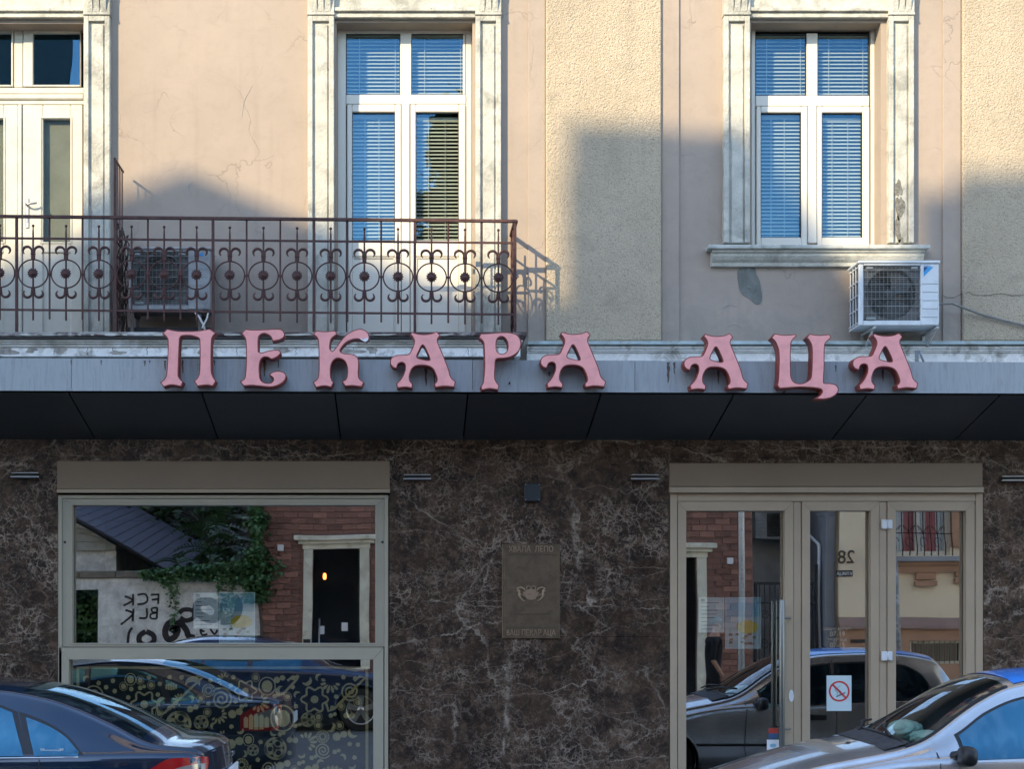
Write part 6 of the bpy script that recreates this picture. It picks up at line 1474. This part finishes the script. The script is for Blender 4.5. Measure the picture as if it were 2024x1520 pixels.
# grey passage between the two houses, gate, lantern, pipes
PG = thing('passage_building', 'dark grey passage wall with a doorway arch between brick and cream houses', 'building', (7.4, -19.6, 0))
MB().box(bx1 + .002, cx0 - .002, -20.2, -19.8, 0, 6.2).build('wall', M('pale_passage_wall', (.62, .62, .60), .9, 0, .25, 2), PG)
MB().box(cx0 - .20, cx0 - .003, -19.79, YF + .1, 0, 7.0, .01).build('pier', m_grey, PG)
MB().box(RX(1492), RX(1512), -19.79, -19.3, 2.6, 5).box(RX(1485) + .01, RX(1520), -19.79, -19.2, 2.75, 2.85).build('ledge', m_stone, PG)
MB().tube([(cx0 - .26, YF - .2, .3), (cx0 - .26, YF - .2, 3.2), (cx0 - .5, YF - .9, 3.6)], .035, 8).build('downpipe', m_white, PG)
A3 = ac_unit('air_conditioner', 'white air conditioner above the dark passage gate across the street', 0, .8, 0, .55, -.3, 0, .05, .55, False)
A3.location = (RX(1532) + .5, -19.5, 3.4); A3.rotation_euler = (0, 0, R(180))
GT = thing('iron_gate', 'black wrought iron gate with scrolls closing the passage', 'gate', (7.4, YF - .05, .12))
g0, g1 = bx1 + .05, cx0 - .31; zg = RZ(1150)
mb = MB(); yy = YF - .1; mb.box(g0, g0 + .05, yy - .025, yy + .025, .12, zg).box(g1 - .05, g1, yy - .025, yy + .025, .12, zg + .35).box(g0 + .05, g1 - .05, yy - .02, yy + .02, zg - .06, zg, .003).box(g0 + .05, g1 - .05, yy - .02, yy + .02, .3, .35, .003).box(g0 + .05, g1 - .05, yy - .02, yy + .02, zg - .45, zg - .41, .003)
mb.build('gate_frame', m_gasket, GT)
nbar = 11
for k in range(nbar):
    x = g0 + .05 + (g1 - g0 - .1) * (k + .5) / nbar; MB().tube([(x, yy, .351), (x, yy, zg - .061)], .011, 6).build('bar', m_gasket, GT)
for k in range(6):
    for j in range(3):
        x = g0 + .12 + (g1 - g0 - .24) * (k + .5) / 6; z = .7 + j * .55
        MB().tube([(x + (.03 + .055 * q / 16) * math.cos(q * .55), yy + .015, z + (.03 + .07 * q / 16) * math.sin(q * .55)) for q in range(17)], .007, 5).build('scroll', m_gasket, GT)
ln2 = thing('hanging_lantern', 'black lantern hanging on a bracket over the passage gate', 'lantern', (RX(1513), -19.0, RZ(1120)))
MB().tube([(RX(1485), -19.0, RZ(1108)), (RX(1500), -19.0, RZ(1100)), (RX(1513), -19.0, RZ(1102)), (RX(1513), -19.0, RZ(1108))], .015, 6).build('arm', m_gasket, ln2)
MB().lathe((RX(1513), -19.0, RZ(1130)), [(.02, -.12), (.07, -.02), (.11, .16), (.13, .18), (.03, .26)], 'z', 6, False).build('lantern_head', m_gasket, ln2)
# --- street poles
def pole(label, x, y, r, h, m, lean=0):
    mb = MB(); mb.tube([(x, y, 0 if y > -12.6 else .12), (x + lean * .5, y, h / 2), (x + lean, y, h)], [r, r * .95, r * .8], 20)
    T = thing('street_pole', label, 'pole', (x, y, 0)); mb.build('shaft', m, T); MB().lathe((x, y, .12 if y < -12.6 else .005), [(r * 2.2, 0), (r * 2.2, .03), (r * 1.2, .06)], 'z', 16).build('base_flange', m, T)
m_galv = M('galvanised_steel', (.66, .68, .68), .45, .2, .25, 30, 80, .1, .001)
pole('round galvanised steel pole standing before the brick house', (1465.5 - 810) / (3300 / 28.1), -12.95, .052, 7, m_galv)
pole('slim leaning pole with peeled stickers before the cream house', (1783 - 810) / (3300 / 28.2), -13.0, .045, 2.75, M('stickered_pole', (.25, .26, .26), .6, .3, .4, 12, dirt=(.65, .65, .65), ds=14, da=.9), -.12)

# --- plants
def leaf_mat(name, c1, c2):
    m = bpy.data.materials.new(name); t, ns, ln, P = nodes(m); v = coord(t); c_ = mix(t, ramp(t, noise(t, v, 2.2, 4), [(.35, 0.), (.65, 1.)]), c1, c2)
    ln.new(c_, P.inputs['Base Color']); P.inputs['Roughness'].default_value = .5; P.inputs['Transmission Weight'].default_value = 0; return m
lm1 = leaf_mat('ivy_leaf', (.05, .12, .045), (.10, .20, .07)); lm2 = leaf_mat('tree_leaf', (.03, .06, .018), (.07, .11, .03)); m_bark = M('bark', (.10, .08, .06), .9, 0, .3, 8)
def leaves(mb, pts, size, rnd, down=.6):
    for p in pts:
        s = size * rnd.uniform(.6, 1.3); q = rnd.uniform(0, 6.28); t = rnd.uniform(-.9, .9); a = Vector((math.cos(q), math.sin(q), t - down)).normalized() * s; b = a.cross(Vector((rnd.uniform(-1, 1), rnd.uniform(-1, 1), 1))).normalized() * s * .38
        p = Vector(p); mb.add([p, p + a * .45 + b, p + a, p + a * .45 - b], [(0, 1, 2, 3)])
rnd = random.Random(21)
IV = thing('ivy', 'green ivy climbing the corner of the brick house', 'ivy', (bx0, YF + .1, .12)); pts = []
for k in range(3600):
    z = rnd.uniform(2.1, 5.6); w_ = .22 + .14 * math.sin(z * 3) + .1 * math.sin(z * 7.3); x = bx0 - .05 + rnd.gauss(0, .5) * w_; pts.append((x, YF + .06 + abs(rnd.gauss(0, .09)), z))
mb = MB(); leaves(mb, pts, .10, rnd); o = mb.build('foliage', lm1, IV, fix=False)
MB().tube([(bx0 + .04 * math.sin(k), YF + .05, .12 + k * .5) for k in range(11)], .02, 5).build('stem', m_bark, IV)
IW = thing('ivy', 'green ivy hanging over the top of the graffiti wall', 'ivy', (-4.2, YF + .1, 2.6)); pts = []
for k in range(3600):
    x = rnd.uniform(RX(280), RX(522)); f = (x - RX(280)) / (RX(522) - RX(280)); top = 2.68 + .26 * f; dp = .07 + .08 * f
    for (c_, ww, dd) in ((RX(343), .09, 1.15), (RX(442), .10, .9), (RX(456), .08, 1.1), (RX(495), .15, .55), (RX(330), .2, .25)): dp = max(dp, dd * math.exp(-((x - c_) / ww) ** 2))
    pts.append((x, YF + .02 + abs(rnd.gauss(0, .10)), rnd.uniform(2.62 - dp, top) if rnd.random() < .7 else rnd.uniform(2.5, top)))
mb = MB(); leaves(mb, pts, .075, rnd); mb.build('foliage', lm1, IW, fix=False)
IG = thing('ivy', 'dense dark ivy filling the gateway at the end of the graffiti wall', 'ivy', (gate[0] + .3, YF - .4, .12)); pts = [(rnd.uniform(gate[0] - .1, gate[1] + .1), YF - .35 - rnd.uniform(0, .35), rnd.uniform(.15, 2.35)) for _ in range(3200)]
mb = MB(); leaves(mb, pts, .11, rnd); mb.build('foliage', lm1, IG, fix=False)
MB().box(gate[0] - .05, gate[1] + .05, YF - 1.30, YF - 1.25, .12, 2.5).build('backing_boards', m_gasket, IG)
def fern_tree(label, x, y, z0, h, n, seed, spread=.7):
    rnd = random.Random(seed); T = thing('young_tree', label, 'tree', (x, y, z0), 'young trees behind the garden wall'); mb = MB(); st = MB()
    st.tube([(x, y, z0), (x + .05, y, z0 + h * .5), (x, y, z0 + h)], [.03, .022, .008], 6)
    for k in range(n):
        f = rnd.uniform(.25, 1); q = rnd.uniform(0, 6.28); L = spread * rnd.uniform(.6, 1.1); p0 = Vector((x, y, z0 + h * f)); d = Vector((math.cos(q), math.sin(q) * .8, .35))
        for j in range(11):
            t = j / 10; p = p0 + d * L * t - Vector((0, 0, .45 * L * t * t))
            for s in (-1, 1):
                a = Vector((-math.sin(q), math.cos(q), -.4)) * s * .13 * (1 - .5 * t) + d * .05; b = d * .028
                mb.add([p, p + a * .5 + b, p + a, p + a * .5 - b], [(0, 1, 2, 3)])
    mb.build('foliage', lm1, T, fix=False); st.build('stem', m_bark, T)
fern_tree('young feathery tree tallest behind the middle of the graffiti wall', RX(443), YF - .9, .1, 4.1, 60, 3, .65)
fern_tree('young feathery tree leaning left behind the graffiti wall', RX(400), YF - 1.0, .1, 3.5, 46, 5, .8)
fern_tree('low young feathery tree beside the old slate roof', RX(335), YF - 1.0, .1, 2.9, 30, 8, .6)
def tree(label, x, y, h, r, n, seed, zc=.62):
    rnd = random.Random(seed); T = thing('broadleaf_tree', label, 'tree', (x, y, 0), 'tall trees beyond the garden wall'); mb = MB(); st = MB()
    st.tube([(x, y, 0), (x + .1, y, h * .35), (x - .05, y, h * .7)], [.22, .16, .06], 8)
    cl_ = []
    for k in range(26):
        q = rnd.uniform(0, 6.28); u = rnd.uniform(-1, 1); rr = r * rnd.uniform(.35, .95); c_ = Vector((x + rr * math.cos(q) * math.sqrt(1 - u * u), y + rr * math.sin(q) * math.sqrt(1 - u * u), h * zc + u * h * (1 - zc) * .9)); cl_.append(c_)
        st.tube([(x, y, h * .3), tuple((Vector((x, y, h * .45)) + c_) / 2), tuple(c_)], [.07, .04, .015], 5)
    pts = []
    for k in range(n): c_ = rnd.choice(cl_); s = r * .30; pts.append(c_ + Vector((rnd.gauss(0, s), rnd.gauss(0, s), rnd.gauss(0, s * .8))))
    leaves(mb, pts, .24, rnd, .3); mb.build('crown', lm2, T, fix=False); st.build('trunk', m_bark, T)
tree('dark broad tree behind the old slate roof', -7.5, -28, 8.5, 3.4, 6000, 31, .55); tree('dark broad tree between slate roof and brick house', -4.0, -25.5, 8.0, 3.0, 6000, 32, .5)

tree('tall slender tree behind the brick house roof, seen in the middle window', 1.25, -28, 15.0, .95, 15000, 34, .80)

DH = thing('backdrop_house', 'dark brown backdrop wall added behind the garden trees to hide bright sky', 'building', (-7, -33, 0))  # backdrop added to keep bright sky from showing through the trees
MB().box(-20, 3, -40, -33, 0, 8.6).build('wall', M('backdrop_brown_render', (.06, .045, .04), .9, 0, .2, 1), DH)
MB().box(-20.3, 3.3, -40.3, -32.7, 8.6, 8.9).build('roof', m_slate, DH)

# --- tall houses added beyond the street, cut to this facade's shadows and turned sunward
SA = Vector((-.827, -1.0)).normalized()
Kp = Vector((-13.4, -22)).dot(SA)
def lam(x, K_): return (K_ - x * SA.x) / (-( -.827 * -SA.x + -1.0 * -SA.y)) if False else (K_ - x * SA.x) / ((-.827) * SA.x + (-1.0) * SA.y)
def caster(name, label, poly, depth, Kk, mat, top_only=True):
    """added house whose gable is cut to the outline (survey points of its shadow on our wall)"""
    P_ = []
    for (px, py) in poly:
        if py is None: x = WX(px); l = lam(x, Kk); P_.append(Vector((x - .827 * l, -l, 0)))
        else: x, h_ = W(px, py); l = lam(x, Kk); P_.append(Vector((x - .827 * l, -l, h_ + .6 * l)))
    n = len(P_); off = Vector((SA.x, SA.y, 0)) * depth
    T = thing('shadow_house', label, 'building', (sum(p.x for p in P_) / n, sum(p.y for p in P_) / n, 0), 'tall houses cut to shade the facade')
    vs = P_ + [p + off for p in P_]
    MB().add(vs, [tuple(range(n)), tuple(range(2 * n - 1, n - 1, -1))] + [(i, i + n, (i + 1) % n + n, (i + 1) % n) for i in range(n)]).build('wall', mat, T)
    return T, P_
m_far = M('shadow_house_render', (.34, .32, .30), .9, 0, .1, .5)
caster('a', 'tall gabled house added so its roof peak shades the wall above the balcony', [(-110, None), (-110, 500), (-60, 497), (365, 335), (640, 452), (1004, 596), (1004, None)], 8, Kp, m_far)
caster('b', 'long flat-roofed house added left of the gabled one for its shade', [(-2200, None), (-2200, 560), (-115, 560), (-115, None)], 8, Kp - .6, m_far)
caster('c', 'low flat-roofed wing filling the shade right of the gabled house', [(1000, None), (1000, 600), (1130, 600), (1130, None)], 8, Kp + .4, m_far)
caster('d', 'tall house with an overhanging cornice and a sloping right roof', [(1122, None), (1122, 347), (1152, 345), (1180, 315), (1172, 285), (1150, 268), (1130, 262), (1130, 252), (1470, 262), (1590, 400), (1708, 594), (1708, None)], 8, Kp, m_far)
caster('e', 'low wing filling the shade between the two tallest houses', [(1700, None), (1700, 596), (1880, 600), (1880, None)], 8, Kp + .4, m_far)
T, P_ = caster('f', 'broad tall house with a flat eave at the right of the row', [(1866, None), (1866, 460), (1806, 392), (1812, 382), (1888, 380), (1900, 349), (2300, 349), (3500, 560), (3700, 900), (3700, None)], 8, Kp, m_far)
# --- a pedestrian in black on the far side
def person(label, x, y, heading):
    T = thing('person', label, 'person', (x, y, 0))
    m_skin = plain('skin', (.42, .24, .17), .6); m_blk = M('black_clothes', (.012, .012, .014), .9, 0, .2, 20, 60, .3, .004); m_hair = plain('grey_hair', (.10, .09, .085), .9)
    def skin(name, joints, edges, rad, mats, root=0, lv=2):
        me = bpy.data.meshes.new(name); me.from_pydata(joints, edges, []); o = bpy.data.objects.new(name, me); COL.objects.link(o)
        o.modifiers.new('s', 'SKIN'); ly = me.skin_vertices[0].data
        for i, r in enumerate(rad): ly[i].radius = r if isinstance(r, tuple) else (r, r)
        ly[root].use_root = True; sb = o.modifiers.new('u', 'SUBSURF'); sb.levels = lv; sb.render_levels = lv
        dg = bpy.context.evaluated_depsgraph_get(); m2 = bpy.data.meshes.new_from_object(o.evaluated_get(dg)); bpy.data.objects.remove(o)
        m2.materials.clear()
        for m in mats: m2.materials.append(m)
        for p in m2.polygons: p.use_smooth = True
        return m2
    # walking towards +x; side (y) is left/right
    J = [(0, 0, .95), (0, 0, 1.12), (.01, 0, 1.32), (.01, 0, 1.46), (.03, 0, 1.54), (.045, 0, 1.62), (.055, 0, 1.70),
         (0, .10, .90), (.10, .10, .50), (.06, .10, .09), (.20, .10, .04),
         (0, -.10, .90), (-.06, -.10, .50), (-.22, -.10, .12), (-.10, -.10, .05),
         (.0, .19, 1.41), (-.05, .23, 1.14), (.08, .24, .92), (.12, .235, .84),
         (.0, -.19, 1.41), (.04, -.24, 1.14), (.16, -.24, .92), (.21, -.235, .85)]
    E_ = [(0, 1), (1, 2), (2, 3), (3, 4), (4, 5), (5, 6), (0, 7), (7, 8), (8, 9), (9, 10), (0, 11), (11, 12), (12, 13), (13, 14), (3, 15), (15, 16), (16, 17), (17, 18), (3, 19), (19, 20), (20, 21), (21, 22)]
    rad = [(.15, .12), (.14, .115), (.165, .12), (.12, .09), .055, (.075, .085), (.075, .085), .09, .062, .042, (.045, .03), .09, .062, .042, (.045, .03), .062, .043, .032, .022, .062, .043, .032, .022]
    me = skin('body', J, E_, rad, [m_skin, m_blk])
    for p in me.polygons:
        c_ = p.center; arm = abs(c_.y) > .175 and c_.z < 1.12
        p.material_index = 0 if (c_.z > 1.485 or (arm and c_.z > .7)) else 1
    o = link('body', me, T)
    for s in (1, -1):
        hx_, hy, hz = (.125, .235, .83) if s > 0 else (.215, -.235, .84)
        for k in range(4):
            dx = (k - 1.5) * .018; m_ = skin('finger', [(hx_ + dx, hy, hz), (hx_ + dx + .012, hy, hz - .05), (hx_ + dx + .008, hy - s * .012, hz - .085 - (.012 if k in (1, 2) else 0))], [(0, 1), (1, 2)], [.010, .009, .007], [m_skin], 0, 1); link('finger', m_, T)
        m_ = skin('thumb', [(hx_ + .02, hy - s * .01, hz + .02), (hx_ + .045, hy - s * .02, hz - .012), (hx_ + .045, hy - s * .02, hz - .04)], [(0, 1), (1, 2)], [.012, .010, .008], [m_skin], 0, 1); link('thumb', m_, T)
        mb = MB(); mb.lathe((.06, s * .083, 1.655), [(.004, -.004), (.022, 0), (.018, .008)], 'y', 8); mb.build('ear', m_skin, None); e = bpy.data.objects[-1] if False else None
    for o2 in [q for q in bpy.data.objects if q.name.startswith('ear') and q.parent is None]: o2.parent = T
    mb = MB(); mb.tube([(.135, 0, 1.68), (.155, 0, 1.645), (.140, 0, 1.635)], [.008, .015, .010], 6); n_ = mb.build('nose', m_skin, None); n_.parent = T
    mb = MB(); mb.box(.118, .132, -.025, .025, 1.598, 1.606, .003); n_ = mb.build('mouth', plain('lips', (.25, .09, .08), .6), None); n_.parent = T
    for s in (1, -1): mb = MB(); mb.lathe((.118, s * .032, 1.675), [(.003, -.012), (.012, 0), (.003, .012)], 'z', 8); n_ = mb.build('eye', m_gasket, None); n_.parent = T
    bm = bmesh.new(); bmesh.ops.create_uvsphere(bm, u_segments=20, v_segments=14, radius=1)
    for v in bm.verts: v.co = Vector((v.co.x * .108 + .035, v.co.y * .093, v.co.z * .085 + 1.715))
    bmesh.ops.delete(bm, geom=[v for v in bm.verts if v.co.z < 1.675 + max(0, (v.co.x - .02)) * .45], context='VERTS')
    me = bpy.data.meshes.new('hair'); bm.to_mesh(me); bm.free(); me.materials.append(m_hair)
    for p in me.polygons: p.use_smooth = True
    link('hair', me, T)
    T.rotation_euler = (0, 0, heading); T.location = (x, y, .0)
    return T
person('man in black short-sleeved clothes walking on the street, seen in the door glass', (1410 - 810) / (3300 / 26.5), -11.3, 0)
